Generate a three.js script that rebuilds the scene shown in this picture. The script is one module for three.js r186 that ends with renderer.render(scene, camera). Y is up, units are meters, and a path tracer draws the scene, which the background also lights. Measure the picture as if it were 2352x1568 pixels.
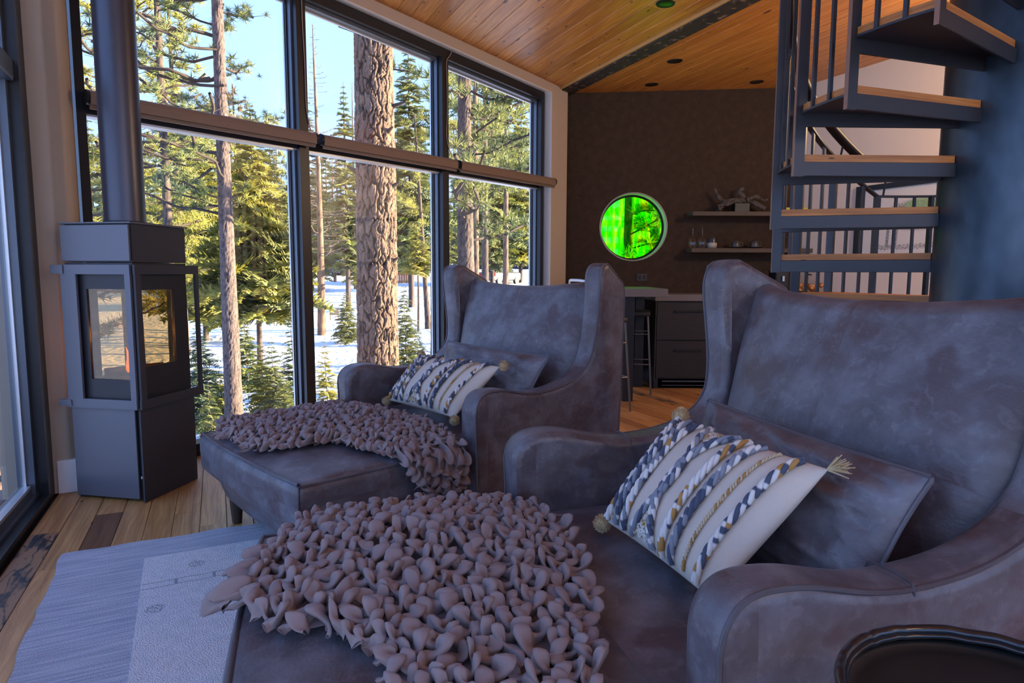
import * as THREE from 'three';
import { mergeGeometries, mergeVertices } from 'three/addons/utils/BufferGeometryUtils.js';
import { RectAreaLightUniformsLib } from 'three/addons/lights/RectAreaLightUniformsLib.js';
import { createNoise2D, createNoise3D } from 'simplex-noise';

// ---------------------------------------------------------------- camera, sky, sun, exposure
const scene = new THREE.Scene();
const camera = new THREE.PerspectiveCamera(2 * Math.atan(784 / 1500) * 180 / Math.PI, 2352 / 1568, 0.05, 400);
camera.position.set(0, 1.12, 0);
camera.rotation.order = 'YXZ';
camera.rotation.set(-6.01 * Math.PI / 180, 0, 0.22 * Math.PI / 180);
scene.add(camera);

const renderer = new THREE.WebGLRenderer({ antialias: true });
renderer.toneMapping = THREE.LinearToneMapping;
renderer.toneMappingExposure = 2.85;
renderer.shadowMap.enabled = true;
RectAreaLightUniformsLib.init();

function makeSky() {
  const w = 64, h = 128, data = new Float32Array(w * h * 4);
  for (let j = 0; j < h; j++) {
    const el = ((j + 0.5) / h - 0.5) * Math.PI, t = Math.max(0, Math.sin(el));
    const k = Math.pow(t, 0.75);
    const c = [0.335 * (1 - k) + 0.16 * k, 0.50 * (1 - k) + 0.34 * k, 0.86 * (1 - k) + 0.90 * k];
    for (let i = 0; i < w; i++) data.set([c[0], c[1], c[2], 1], (j * w + i) * 4);
  }
  const tex = new THREE.DataTexture(data, w, h, THREE.RGBAFormat, THREE.FloatType);
  tex.mapping = THREE.EquirectangularReflectionMapping;
  tex.magFilter = tex.minFilter = THREE.LinearFilter;
  tex.needsUpdate = true;
  return tex;
}
const sky = makeSky();
scene.background = sky;
scene.environment = sky;

const sun = new THREE.DirectionalLight(new THREE.Color().setRGB(1, 0.80, 0.52), 12.5);
sun.position.set(50, 8.4, -22);
sun.target.position.set(-4, 0, -14);
sun.castShadow = true;
sun.shadow.mapSize.set(4096, 4096);
Object.assign(sun.shadow.camera, { left: -70, right: 70, top: 60, bottom: -60, near: 1, far: 220 });
scene.add(sun, sun.target);
// ---------------------------------------------------------------- helpers
function rng(seed) { let a = seed >>> 0; return () => { a = (a + 0x6D2B79F5) >>> 0; let t = a; t = Math.imul(t ^ (t >>> 15), t | 1); t ^= t + Math.imul(t ^ (t >>> 7), t | 61); return ((t ^ (t >>> 14)) >>> 0) / 4294967296; }; }
const rnd = rng(7);
const rr = (a, b, f = rnd) => a + (b - a) * f();
const n2 = createNoise2D(rng(11)), n3 = createNoise3D(rng(12));
const fbm = (x, y, o = 4) => { let s = 0, a = 0.5; for (let i = 0; i < o; i++) { s += a * n2(x, y); x = x * 2.03 + 7.1; y = y * 2.03 + 3.7; a *= 0.5; } return s; };
const clamp = (x, a = 0, b = 1) => Math.min(b, Math.max(a, x));
const lerp = (a, b, t) => a + (b - a) * t;
const smooth = (a, b, x) => { const t = clamp((x - a) / (b - a)); return t * t * (3 - 2 * t); };
const V = (x, y, z) => new THREE.Vector3(x, y, z);
const col = (r, g, b) => new THREE.Color().setRGB(r, g, b);

const used = {};
function numbered(name) { const k = used[name] = (used[name] ?? -1) + 1; return k ? name + '_' + String(k).padStart(3, '0') : name; }
function dress(o) { o.traverse((c) => { if (c.isMesh) { c.castShadow = true; c.receiveShadow = true; } }); return o; }
function part(name, geo, mat, parent) { const m = new THREE.Mesh(geo, mat); m.name = name; m.castShadow = m.receiveShadow = true; parent.add(m); return m; }
function thing(name, label, category, pos = [0, 0, 0], turn = 0, group) {
  const o = new THREE.Group(); o.name = numbered(name); o.position.set(...pos); o.rotation.y = turn; o.userData = { label, category };
  if (group) o.userData.group = group; scene.add(o); return o;
}
function single(name, label, category, geo, mat, group) {
  const m = part(numbered(name), geo, mat, scene); m.userData = { label, category }; if (group) m.userData.group = group; return m;
}
function struct(name, label, geo, mat) {
  const m = geo ? part(name, geo, mat, scene) : new THREE.Group(); m.name = name; if (!geo) scene.add(m);
  m.userData = { kind: 'structure', label, category: name.split('_')[0] }; return m;
}
const merge = (a) => mergeGeometries(a.map((g) => { const q = g.index ? g.toNonIndexed() : g; for (const k of Object.keys(q.attributes)) if (!['position', 'normal', 'uv', 'color'].includes(k)) q.deleteAttribute(k); return q; }));
function box(w, h, d, x = 0, y = 0, z = 0) { const g = new THREE.BoxGeometry(w, h, d); g.translate(x, y, z); return g; }
function cyl(r0, r1, h, x = 0, y = 0, z = 0, n = 20, open = false) { const g = new THREE.CylinderGeometry(r1, r0, h, n, 1, open); g.translate(x, y + h / 2, z); return g; }
// chamfered bar, uv in metres, length along x
function bar(l, h, w, c = 0.002, uo = 0, vo = 0) {
  const x = l / 2, y = h / 2, z = w / 2, P = [], U = [];
  const ring = (sx) => [[-y + c, -z], [-y, -z + c], [-y, z - c], [-y + c, z], [y - c, z], [y, z - c], [y, -z + c], [y - c, -z]].map(([b, d]) => [sx * x, b, d]);
  const a = ring(-1), b = ring(1);
  let per = 0; const acc = [0];
  for (let i = 0; i < 8; i++) { const j = (i + 1) % 8; per += Math.hypot(a[i][1] - a[j][1], a[i][2] - a[j][2]); acc.push(per); }
  for (let i = 0; i < 8; i++) {
    const j = (i + 1) % 8, q = [a[i], b[i], b[j], a[j]], u = [[-x, acc[i]], [x, acc[i]], [x, acc[i + 1]], [-x, acc[i + 1]]];
    for (const k of [0, 2, 1, 0, 3, 2]) { P.push(...q[k]); U.push(u[k][0] + x + uo, u[k][1] + vo); }
  }
  for (const [r, s] of [[a, -1], [b, 1]]) for (let i = 1; i < 7; i++) for (const k of s > 0 ? [0, i + 1, i] : [0, i, i + 1]) { P.push(...r[k]); U.push(r[k][1] + uo, r[k][2] + vo); }
  const g = new THREE.BufferGeometry();
  g.setAttribute('position', new THREE.Float32BufferAttribute(P, 3)); g.setAttribute('uv', new THREE.Float32BufferAttribute(U, 2)); g.computeVertexNormals();
  return g;
}
function prism(pts, y0, y1, bevel = 0) {
  const s = new THREE.Shape(pts.map(([x, z]) => new THREE.Vector2(x, -z)));
  const g = new THREE.ExtrudeGeometry(s, { depth: y1 - y0 - 2 * bevel, bevelEnabled: bevel > 0, bevelSize: bevel, bevelThickness: bevel, bevelSegments: 2, bevelOffset: -bevel, curveSegments: 16 });
  g.rotateX(-Math.PI / 2); g.translate(0, y0 + bevel, 0); return g;
}
function boxUV(g0, s = 1) {
  const g = g0.index ? g0.toNonIndexed() : g0, p = g.attributes.position, uv = new Float32Array(p.count * 2), a = V(), b = V(), c = V();
  for (let i = 0; i < p.count; i += 3) {
    a.fromBufferAttribute(p, i); b.fromBufferAttribute(p, i + 1); c.fromBufferAttribute(p, i + 2);
    const n = b.clone().sub(a).cross(c.clone().sub(a)), x = Math.abs(n.x), y = Math.abs(n.y), z = Math.abs(n.z);
    [a, b, c].forEach((q, k) => { const w = x > y && x > z ? [q.z, q.y] : y > z ? [q.x, q.z] : [q.x, q.y]; uv[(i + k) * 2] = w[0] * s; uv[(i + k) * 2 + 1] = w[1] * s; });
  }
  g.setAttribute('uv', new THREE.BufferAttribute(uv, 2)); return g;
}
// rounded soft box: every edge has radius r; fn(p) may shape it further
function soft(w, h, d, r, n = 14, fn, uvs = 1) {
  const g = new THREE.BoxGeometry(2, 2, 2, n, n, n); g.deleteAttribute('uv'); g.deleteAttribute('normal');
  const m = mergeVertices(g, 1e-5), p = m.attributes.position, q = V();
  const H = [w / 2, h / 2, d / 2], f = (s) => Math.sign(s) * (1 - Math.pow(1 - Math.abs(s), 1.7));
  for (let i = 0; i < p.count; i++) {
    q.fromBufferAttribute(p, i);
    const c = [f(q.x) * H[0], f(q.y) * H[1], f(q.z) * H[2]], k = c.map((v, j) => clamp(v, -(H[j] - r), H[j] - r)), e = V(c[0] - k[0], c[1] - k[1], c[2] - k[2]);
    if (e.length() > 1e-9) e.setLength(r);
    q.set(k[0] + e.x, k[1] + e.y, k[2] + e.z); if (fn) fn(q);
    p.setXYZ(i, q.x, q.y, q.z);
  }
  m.computeVertexNormals(); return boxUV(m, uvs);
}
function tube(pts, r, seg = 0, rad = 8, closed = false) {
  const c = new THREE.CatmullRomCurve3(pts.map((p) => p.isVector3 ? p : V(...p)), closed, 'centripetal');
  return new THREE.TubeGeometry(c, seg || Math.max(2, pts.length * 4), r, rad, closed);
}
function rod(a, b, r, n = 8, r2 = r) { // straight rod between points
  const A0 = a.isVector3 ? a : V(...a), B0 = b.isVector3 ? b : V(...b), d = B0.clone().sub(A0), g = new THREE.CylinderGeometry(r2, r, d.length(), n, 1);
  g.translate(0, d.length() / 2, 0); g.applyQuaternion(new THREE.Quaternion().setFromUnitVectors(V(0, 1, 0), d.normalize())); g.translate(A0.x, A0.y, A0.z); return g;
}
function lathe(pts, n = 32) { return new THREE.LatheGeometry(pts.map(([x, y]) => new THREE.Vector2(x, y)), n); }
function tex(w, h, fn, { srgb = true, rx = 1, ry = 1 } = {}) {
  const d = new Uint8Array(w * h * 4);
  for (let j = 0; j < h; j++) for (let i = 0; i < w; i++) { const c = fn(i / w, j / h, i, j), k = (j * w + i) * 4; if (typeof c === 'number') { d[k] = d[k + 1] = d[k + 2] = clamp(c) * 255; } else { d[k] = clamp(c[0]) * 255; d[k + 1] = clamp(c[1]) * 255; d[k + 2] = clamp(c[2]) * 255; } d[k + 3] = 255; }
  const t = new THREE.DataTexture(d, w, h); t.magFilter = THREE.LinearFilter; t.minFilter = THREE.LinearMipmapLinearFilter; t.generateMipmaps = true; t.wrapS = t.wrapT = THREE.RepeatWrapping; t.repeat.set(rx, ry);
  if (srgb) t.colorSpace = THREE.SRGBColorSpace; t.needsUpdate = true; return t;
}
const mix3 = (a, b, t) => [lerp(a[0], b[0], t), lerp(a[1], b[1], t), lerp(a[2], b[2], t)];
const std = (o) => new THREE.MeshStandardMaterial(o);
const phy = (o) => new THREE.MeshPhysicalMaterial(o);

// ---- procedural materials
// knotty wood, u along the grain; covers sx metres by sy metres
function woodTex(seed, light, dark, knot, sx, sy, w, h, knots, streak = 1) {
  const f = rng(seed), K = []; for (let i = 0; i < knots; i++) K.push([f() * sx, f() * sy, 0.004 + 0.010 * f() * f()]);
  return tex(w, h, (u, v) => {
    const x = u * sx; let y = v * sy, kd = 0, bend = 0;
    for (const [kx, ky, kr] of K) { const dx = (x - kx) / 3.0, dy = y - ky, d = Math.hypot(dx, dy); if (d < 0.09) { bend += Math.sign(dy) * kr * 1.1 * Math.exp(-((d / 0.03) ** 2)); kd = Math.max(kd, 1 - smooth(kr * 0.55, kr * 1.7, Math.hypot((x - kx) / 2.6, dy))); } }
    y += bend;
    const g = fbm(x * 1.4 + seed, y * 26, 3), fine = n2(x * 9 + 3, y * 330), ring = Math.sin((y * 70 + 3.2 * fbm(x * 0.7, y * 7 + seed, 3)) * 6.28 * 0.6);
    const t = clamp(0.42 + 0.5 * g + 0.13 * fine * streak + 0.13 * ring);
    return mix3(mix3(light, dark, t), knot, kd * 0.85);
  });
}
const floorTex = woodTex(3, [0.80, 0.60, 0.37], [0.58, 0.39, 0.21], [0.20, 0.13, 0.08], 3.2, 0.8, 2048, 512, 16);
const ceilTex = woodTex(21, [0.86, 0.60, 0.28], [0.66, 0.38, 0.13], [0.28, 0.12, 0.05], 3.2, 0.8, 2048, 512, 26, 0.6);
const stainTex = tex(1024, 256, (u, v) => { const x = u * 2.4, y = v * 0.6, a = Math.abs(fbm(x * 2.2, y * 9, 4)), b = fbm(x * 3 + 9, y * 12, 4); const t = smooth(0.1, 0.0, a) * 0.8 + smooth(0.05, 0.45, b); return mix3([0.60, 0.44, 0.29], [0.11, 0.09, 0.09], clamp(t)); });
for (const t of [floorTex, ceilTex]) t.repeat.set(1 / 3.2, 1 / 0.8);
stainTex.repeat.set(1 / 2.4, 1 / 0.6);
const grainBump = tex(512, 256, (u, v) => 0.5 + 0.25 * n2(u * 30, v * 130) + 0.2 * fbm(u * 8, v * 40, 3), { srgb: false }); grainBump.repeat.set(1 / 0.8, 1 / 0.4);
const woodMat = (map, c, rough, bump = 0.0006) => std({ map, color: c, roughness: rough, bumpMap: grainBump, bumpScale: bump });
const floorMats = [[1, 1, 1], [0.9, 0.86, 0.8], [1.06, 1.03, 0.98], [0.82, 0.74, 0.66], [0.98, 0.9, 0.82], [1.1, 1.1, 1.12], [0.72, 0.62, 0.54]].map((c) => woodMat(floorTex, col(...c), 0.42));
const floorDark = [woodMat(floorTex, col(0.26, 0.22, 0.21), 0.4), woodMat(floorTex, col(0.36, 0.3, 0.27), 0.42)], floorStain = woodMat(stainTex, col(1, 1, 1), 0.4);
const ceilMats = [[1, 1, 1], [0.88, 0.84, 0.8], [1.08, 1.06, 1.04], [0.95, 0.9, 0.86], [0.80, 0.74, 0.68], [1.02, 0.98, 0.92]].map((c) => woodMat(ceilTex, col(...c), 0.36));
const treadMat = woodMat(floorTex, col(0.95, 0.72, 0.48), 0.5);
const beamTex = tex(1024, 128, (u, v) => { const g = fbm(u * 10, v * 12, 4), p = fbm(u * 26 + 4, v * 5, 4); return mix3(mix3([0.25, 0.19, 0.15], [0.13, 0.11, 0.11], 0.5 + g), [0.50, 0.42, 0.33], smooth(0.22, 0.5, p)); });
const beamMat = std({ map: beamTex, roughness: 0.7, bumpMap: beamTex, bumpScale: 0.002 });

const drywallBump = tex(256, 256, (u, v) => 0.5 + 0.3 * fbm(u * 40, v * 40, 3), { srgb: false }); drywallBump.repeat.set(2, 2);
const tanWall = std({ color: col(0.50, 0.39, 0.29), roughness: 0.85, bumpMap: drywallBump, bumpScale: 0.0006 });
const whiteWall = std({ color: col(0.70, 0.62, 0.54), roughness: 0.85, bumpMap: drywallBump, bumpScale: 0.0006 });
const whiteTrim = std({ color: col(0.78, 0.76, 0.75), roughness: 0.5 });
const linenTex = tex(512, 512, (u, v) => { const a = 0.5 + 0.5 * n2(u * 220, v * 14), b = 0.5 + 0.5 * n2(u * 16 + 9, v * 230), c = fbm(u * 5, v * 5, 3), s = n2(u * 130 + 5, v * 130) > 0.93 ? 0.35 : 0; return mix3([0.17, 0.12, 0.08], [0.34, 0.255, 0.175], clamp(0.45 * a + 0.35 * b + 0.25 * c + s - 0.1)); });
const linenMat = std({ map: linenTex, roughness: 0.9, bumpMap: linenTex, bumpScale: 0.0008 });
const blackMetal = std({ color: col(0.012, 0.013, 0.016), roughness: 0.45, metalness: 0.3 });
const frameMat = std({ color: col(0.014, 0.015, 0.018), roughness: 0.38, metalness: 0.2 });
const greyFrame = std({ color: col(0.11, 0.13, 0.16), roughness: 0.35, metalness: 0.5 });
const alu = std({ color: col(0.62, 0.63, 0.64), roughness: 0.35, metalness: 0.6 });
const paneMat = phy({ color: col(0.97, 0.985, 0.98), roughness: 0, transmission: 1, thickness: 0, ior: 1.5 });
const blindMat = std({ color: col(0.24, 0.155, 0.105), roughness: 0.7 });
const steelMat = std({ color: col(0.045, 0.048, 0.056), roughness: 0.42, metalness: 0.55 });
const rustEdge = std({ color: col(0.25, 0.13, 0.09), roughness: 0.5, metalness: 0.3 });

// leather: mottled worn grey-brown hide
const leatherTex = tex(1024, 1024, (u, v) => {
  const a = fbm(u * 5, v * 5, 4), b = fbm(u * 13 + 4, v * 12 + 2, 4), c = fbm(u * 45, v * 45, 3), s = fbm(u * 17 + 0.8 * b, v * 17 + 0.8 * a, 4);
  let k = mix3([0.285, 0.250, 0.245], [0.370, 0.350, 0.352], clamp(0.5 + 0.9 * a + 0.35 * b));
  k = mix3(k, [0.265, 0.195, 0.185], clamp(smooth(0.0, 0.42, fbm(u * 3 + 20, v * 3 + 7, 4)) * 0.75));
  k = mix3(k, [0.50, 0.485, 0.48], clamp(smooth(0.0, 0.7, s) * 0.28 + 0.10 * c)); return k;
});
const leatherBump = tex(1024, 1024, (u, v) => 0.5 + 0.22 * fbm(u * 90, v * 90, 3) + 0.18 * fbm(u * 16, v * 34, 3), { srgb: false });
const leather = phy({ map: leatherTex, color: col(1.25, 1.32, 1.5), roughness: 0.42, bumpMap: leatherBump, bumpScale: 0.0012, sheen: 0.25, sheenColor: col(0.5, 0.55, 0.7), sheenRoughness: 0.5 });
const leatherSeam = std({ color: col(0.045, 0.04, 0.042), roughness: 0.5 });
const fabricBump = tex(256, 256, (u, v, i, j) => 0.5 + 0.25 * Math.sin(i * 1.57) * Math.sin(j * 1.57) + 0.2 * n2(u * 60, v * 60), { srgb: false });

// plan coordinates: u across the boards, w along them towards the camera
const AN = -24.3 * Math.PI / 180, NX = Math.cos(AN), NZ = Math.sin(AN), AX = Math.sin(AN), AZ = -Math.cos(AN);
const UW = (u, w) => [u * NX - w * AX, u * NZ - w * AZ];
const uOf = (x, z) => x * NX + z * NZ, wOf = (x, z) => -(x * AX + z * AZ);
// ---------------------------------------------------------------- the room
// window wall runs along D from W0; s is metres along it, o metres into the room
const DX = Math.sin(40 * Math.PI / 180), DZ = -Math.cos(40 * Math.PI / 180), IX = -DZ, IZ = DX;
const WS = (s, o = 0) => [-1.905 + s * DX + o * IX, -3.904 + s * DZ + o * IZ];
const RU = 3.25;                                            // the beam lies along u = RU, the low line of the ceiling
const ceilH = (u) => 2.93 + (u < RU ? 0.058 * (RU - u) : 0.030 * (u - RU));
const cornerX = 0.50, BZ = -6.85;
const P0 = UW(-0.80, -3.87), P1 = UW(-0.80, 2.4), P2 = UW(5.47, 2.4), P3 = [3.09, BZ], P4 = [cornerX, BZ];

// floor: boards along w
{
  const floor = struct('floor', 'reclaimed brown oak plank floor with dark boards and knots', null);
  const F = rng(5), bw = 0.11, u0 = -0.769, rows = 57, rest = [];
  part('subfloor', prism([[P0[0] - 0.3, P0[1] - 0.4], [P1[0] - 0.3, P1[1] + 0.3], [P2[0] + 0.2, P2[1] + 0.3], [P3[0] + 0.2, P3[1] - 0.15], [P4[0] - 0.1, P4[1] - 0.15], [WS(-0.7)[0], WS(-0.7)[1]]], -0.22, -0.018), std({ color: col(0.05, 0.04, 0.03), roughness: 0.9 }), floor);
  let made = 0;
  const place = (u, wa, wb, mat, merge_) => {
    const g = bar(wb - wa - 0.0015, 0.016, bw - 0.002, 0.0016, F() * 1.2, F() * 0.6), [x, z] = UW(u, (wa + wb) / 2);
    const m4 = new THREE.Matrix4().makeBasis(V(-AX, 0, -AZ), V(0, 1, 0), V(-NX, 0, -NZ).negate().applyAxisAngle(V(0, 1, 0), 0)).setPosition(x, -0.0085, z);
    const bx = V(-AX, 0, -AZ), by = V(0, 1, 0), bz = bx.clone().cross(by); m4.makeBasis(bx, by, bz).setPosition(x, -0.0085, z);
    if (merge_) { g.applyMatrix4(m4); rest.push(g); return; }
    const p = part('plank', g, mat, floor); p.applyMatrix4(m4); made++;
  };
  for (let r = 0; r < rows; r++) {
    const u = u0 + bw * (r + 0.5);
    // far end: window wall, or the dark wall
    const sW = (u + 0.127) / 0.9014, far = u < 3.23 ? wOf(...WS(sW, -0.02)) : (BZ - 0.03 - u * NZ) / (-AZ);
    let w = far, k = 0;
    const near = 2.4;
    while (w < near - 0.02) {
      let len = rr(0.9, 2.1, F); if (r === 2 && k === 0) len = -3.445 - far; if (r === 0 && k === 0) len = -3.285 - far; if (r === 2 && k === 1) len = 1.3; if (w > -2.0) len = 4.5;
      const e = Math.min(near, w + len), q = F();
      let mat = floorMats[Math.floor(F() * floorMats.length)];
      if (q < 0.10) mat = floorDark[Math.floor(F() * 2)]; else if (q < 0.13) mat = floorStain;
      if (r === 2 && k === 1) mat = floorDark[1]; if (r === 2 && k === 0) mat = floorMats[2]; if (r === 0) mat = k === 1 ? floorStain : floorMats[4]; if (r === 1) mat = floorMats[k % 2 ? 5 : 0]; if ((r === 3 || r === 4 || r === 5) && k < 2) mat = floorMats[[0, 4, 0, 5, 2, 5][(r - 3) * 2 + k]];
      place(u, w, e, mat, u > 4.75 || w > -2.0 && r > 14 || made > 298); w = e; k++;
    }
  }
  const st = part('plank', merge(rest), floorMats[0], floor); st.userData = { kind: 'stuff', label: 'remaining oak floor boards farther from view' };
}

// ceiling: boards along w on two planes that meet at the beam
{
  const c = struct('ceiling', 'sloped ceiling of knotty orange wood boards', null), F = rng(15), bw = 0.124;
  const back = std({ color: col(0.10, 0.06, 0.03), roughness: 0.9 });
  const roof = (poly) => { // plan polygon lifted to the ceiling plane
    const n = poly.length, P = [], I = [];
    for (const dy of [0.03, 0.30]) for (const [x, z] of poly) P.push(x, ceilH(uOf(x, z)) + dy, z);
    for (const [a, b, d] of THREE.ShapeUtils.triangulateShape(poly.map(([x, z]) => new THREE.Vector2(x, z)), [])) I.push(a, b, d, a + n, d + n, b + n);
    for (let i = 0; i < n; i++) { const k = (i + 1) % n; I.push(i, k, k + n, i, k + n, i + n); }
    const g = new THREE.BufferGeometry(); g.setAttribute('position', new THREE.Float32BufferAttribute(P, 3)); g.setIndex(I); const q = g.toNonIndexed(); q.computeVertexNormals(); return q;
  };
  const apex = UW(RU, wOf(cornerX, BZ) - 0.12);
  part('roof_deck', roof([UW(-0.98, 2.6), UW(RU, 2.6), apex, WS(3.72, -0.16), WS(-0.66, -0.16), UW(-0.98, -4.3)]), back, c);
  part('roof_deck', roof([UW(RU, 2.6), UW(5.65, 2.6), [3.25, BZ - 0.16], [cornerX, BZ - 0.16], apex]), back, c);
  const row = (u) => {
    const sW = (u + 0.127) / 0.9014, far = u < RU ? wOf(...WS(sW, -0.03)) : (BZ - 0.06 - u * NZ) / (-AZ);
    let w = far - 0.02; const slope = u < RU ? -0.058 : 0.030, bx = V(-AX, 0, -AZ), across = V(NX, slope, NZ).normalize(), by = across.clone().cross(bx).normalize();
    if (by.y < 0) by.negate(); const bz = bx.clone().cross(by);
    while (w < 2.4) {
      const e = Math.min(2.4, w + rr(1.6, 3.6, F)), g = bar(e - w - 0.001, 0.018, bw - 0.0015, 0.0035, F() * 1.0, F() * 0.6), [x, z] = UW(u, (w + e) / 2);
      const m = part('board', g, ceilMats[Math.floor(F() * ceilMats.length)], c);
      m.applyMatrix4(new THREE.Matrix4().makeBasis(bx, by, bz).setPosition(x, ceilH(u) + 0.009, z)); w = e;
    }
  };
  for (let k = 0; k < 32; k++) row(3.158 - 0.062 - bw * k);
  for (let k = 0; k < 18; k++) row(3.33 + 0.062 + bw * k);
  // dark beam in the valley with a light strip on its left side
  const far = wOf(cornerX, BZ) - 0.05, mk = (ua, ub, drop, mat, nm) => { const L = 2.4 - far, [x, z] = UW((ua + ub) / 2, (2.4 + far) / 2); const g = bar(L, 0.05, ub - ua, 0.004); const uv = g.attributes.uv; for (let i = 0; i < uv.count; i++) uv.setXY(i, uv.getX(i) / 3.2, uv.getY(i) / 0.5); const m = part(nm, g, mat, c); const bx = V(-AX, 0, -AZ), by = V(0, 1, 0); m.applyMatrix4(new THREE.Matrix4().makeBasis(bx, by, bx.clone().cross(by)).setPosition(x, 2.93 + 0.025 - drop, z)); };
  mk(3.185, 3.345, 0.022, beamMat, 'beam'); mk(3.155, 3.184, 0.014, std({ color: col(0.55, 0.30, 0.09), roughness: 0.4 }), 'beam_strip');
}

// dark wall with the round window
{
  const s = new THREE.Shape([[cornerX - 0.16, 0], [3.3, 0], [3.3, 3.25], [cornerX - 0.16, 3.25]].map(([x, y]) => new THREE.Vector2(x, y)));
  const hole = new THREE.Path(); hole.absarc(1.252, 1.595, 0.352, 0, Math.PI * 2, true); s.holes.push(hole);
  const g = new THREE.ExtrudeGeometry(s, { depth: 0.16, bevelEnabled: false, curveSegments: 64 }); g.translate(0, 0, BZ - 0.16);
  struct('wall_back', 'dark brown linen-covered wall with a round window', boxUV(g, 1.6), linenMat);
  const w = struct('window_5', 'round green glass porthole window in the dark wall', null);
  w.position.set(1.252, 1.595, BZ);
  const ring = (r0, r1, z0, z1, mat, nm) => part(nm, (() => { const q = lathe([[r0, z0], [r1, z0], [r1, z1], [r0, z1], [r0, z0]], 72); q.rotateX(Math.PI / 2); return q; })(), mat, w);
  ring(0.338, 0.354, -0.155, 0.006, std({ color: col(0.62, 0.66, 0.58), roughness: 0.5 }), 'liner');
  ring(0.318, 0.340, -0.125, -0.100, blackMetal, 'gasket');
  const gl = new THREE.CylinderGeometry(0.330, 0.330, 0.008, 64); gl.rotateX(Math.PI / 2); gl.translate(0, 0, -0.115);
  const streak = tex(256, 256, (u, v) => { const a = fbm(u * 9, v * 1.6, 4), b = fbm(u * 3 + 5, v * 3, 3); return mix3([0.38, 1.0, 0.06], [0.90, 1.0, 0.30], clamp(0.4 + 1.1 * a + 0.6 * b)); });
  part('pane', boxUV(gl, 1.4), phy({ map: streak, color: col(0.9, 1, 0.9), roughness: 0.02, transmission: 1, thickness: 0, ior: 1.5 }), w);
}
struct('baseboard_back', 'white baseboard along the foot of the dark wall', box(0.92, 0.10, 0.014, cornerX + 0.45, 0.05, BZ + 0.007), whiteTrim);

// light wall on the right, unseen glazed wall behind the camera
{
  const a = UW(5.47, wOf(3.09, BZ) - 0.3), b = UW(5.47, 2.4), o = 0.15, g = prism([[a[0], a[1]], [b[0], b[1]], [b[0] + o * NX, b[1] + o * NZ], [a[0] + o * NX, a[1] + o * NZ]], 0, 3.25);
  struct('wall_right', 'pale beige painted wall behind the spiral stairs', boxUV(g), whiteWall);
  // unseen glazed wall, out of view, placed to light faces turned to the viewer
  const wf = struct('window_6', 'tall unseen glazed wall behind the viewer, placed to light the chairs and stove front', null), piece = (nm, ua, ub, y0, y1, w0, w1, m) => part(nm, prism([UW(ua, w0), UW(ub, w0), UW(ub, w1), UW(ua, w1)], y0, y1), m, wf);
  piece('sill', -0.95, 5.6, -0.2, 0.1, 2.4, 2.55, frameMat); piece('head', -0.95, 5.6, 2.95, 3.35, 2.4, 2.55, frameMat);
  for (let i = 0; i < 6; i++) piece('mullion', -0.95 + i * 1.30, -0.87 + i * 1.30, 0.1, 2.95, 2.42, 2.53, frameMat);
  for (let i = 0; i < 5; i++) piece('pane', -0.87 + i * 1.30, 0.35 + i * 1.30, 0.1, 2.95, 2.47, 2.476, paneMat);
  const e = UW(5.47, wOf(3.09, BZ)), f2 = UW(5.47, -1.0), t = 0.014;
  struct('baseboard_right', 'white baseboard along the pale wall', prism([[e[0], e[1]], [f2[0], f2[1]], [f2[0] - t * NX, f2[1] - t * NZ], [e[0] - t * NX, e[1] - t * NZ]], 0, 0.1), whiteTrim);
}

// corner pier between the glass door and the window wall, with a bullnose edge
{
  const pts = [UW(-0.766, -3.87)], c = [-0.703 - 0.022, -3.874 - 0.022];
  for (let i = 0; i <= 8; i++) { const t = Math.PI / 2 * (1 - i / 8); pts.push(UW(c[0] + 0.022 * Math.cos(t), c[1] + 0.022 * Math.sin(t))); }
  pts.push(UW(-0.640, -4.115), WS(-0.62, -0.16), UW(-1.0, -4.35), UW(-1.0, -3.87));
  struct('wall_left', 'tan drywall corner pier between the glass door and the window', boxUV(prism(pts, 0, 3.35)), tanWall);
  const b = [UW(-0.766, -3.858), UW(-0.688, -3.862), UW(-0.628, -4.06), UW(-0.645, -4.07), UW(-0.706, -3.88), UW(-0.766, -3.875)];
  struct('baseboard_left', 'white baseboard block at the foot of the corner pier', prism(b, 0, 0.17, 0.003), whiteTrim);
}

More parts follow.
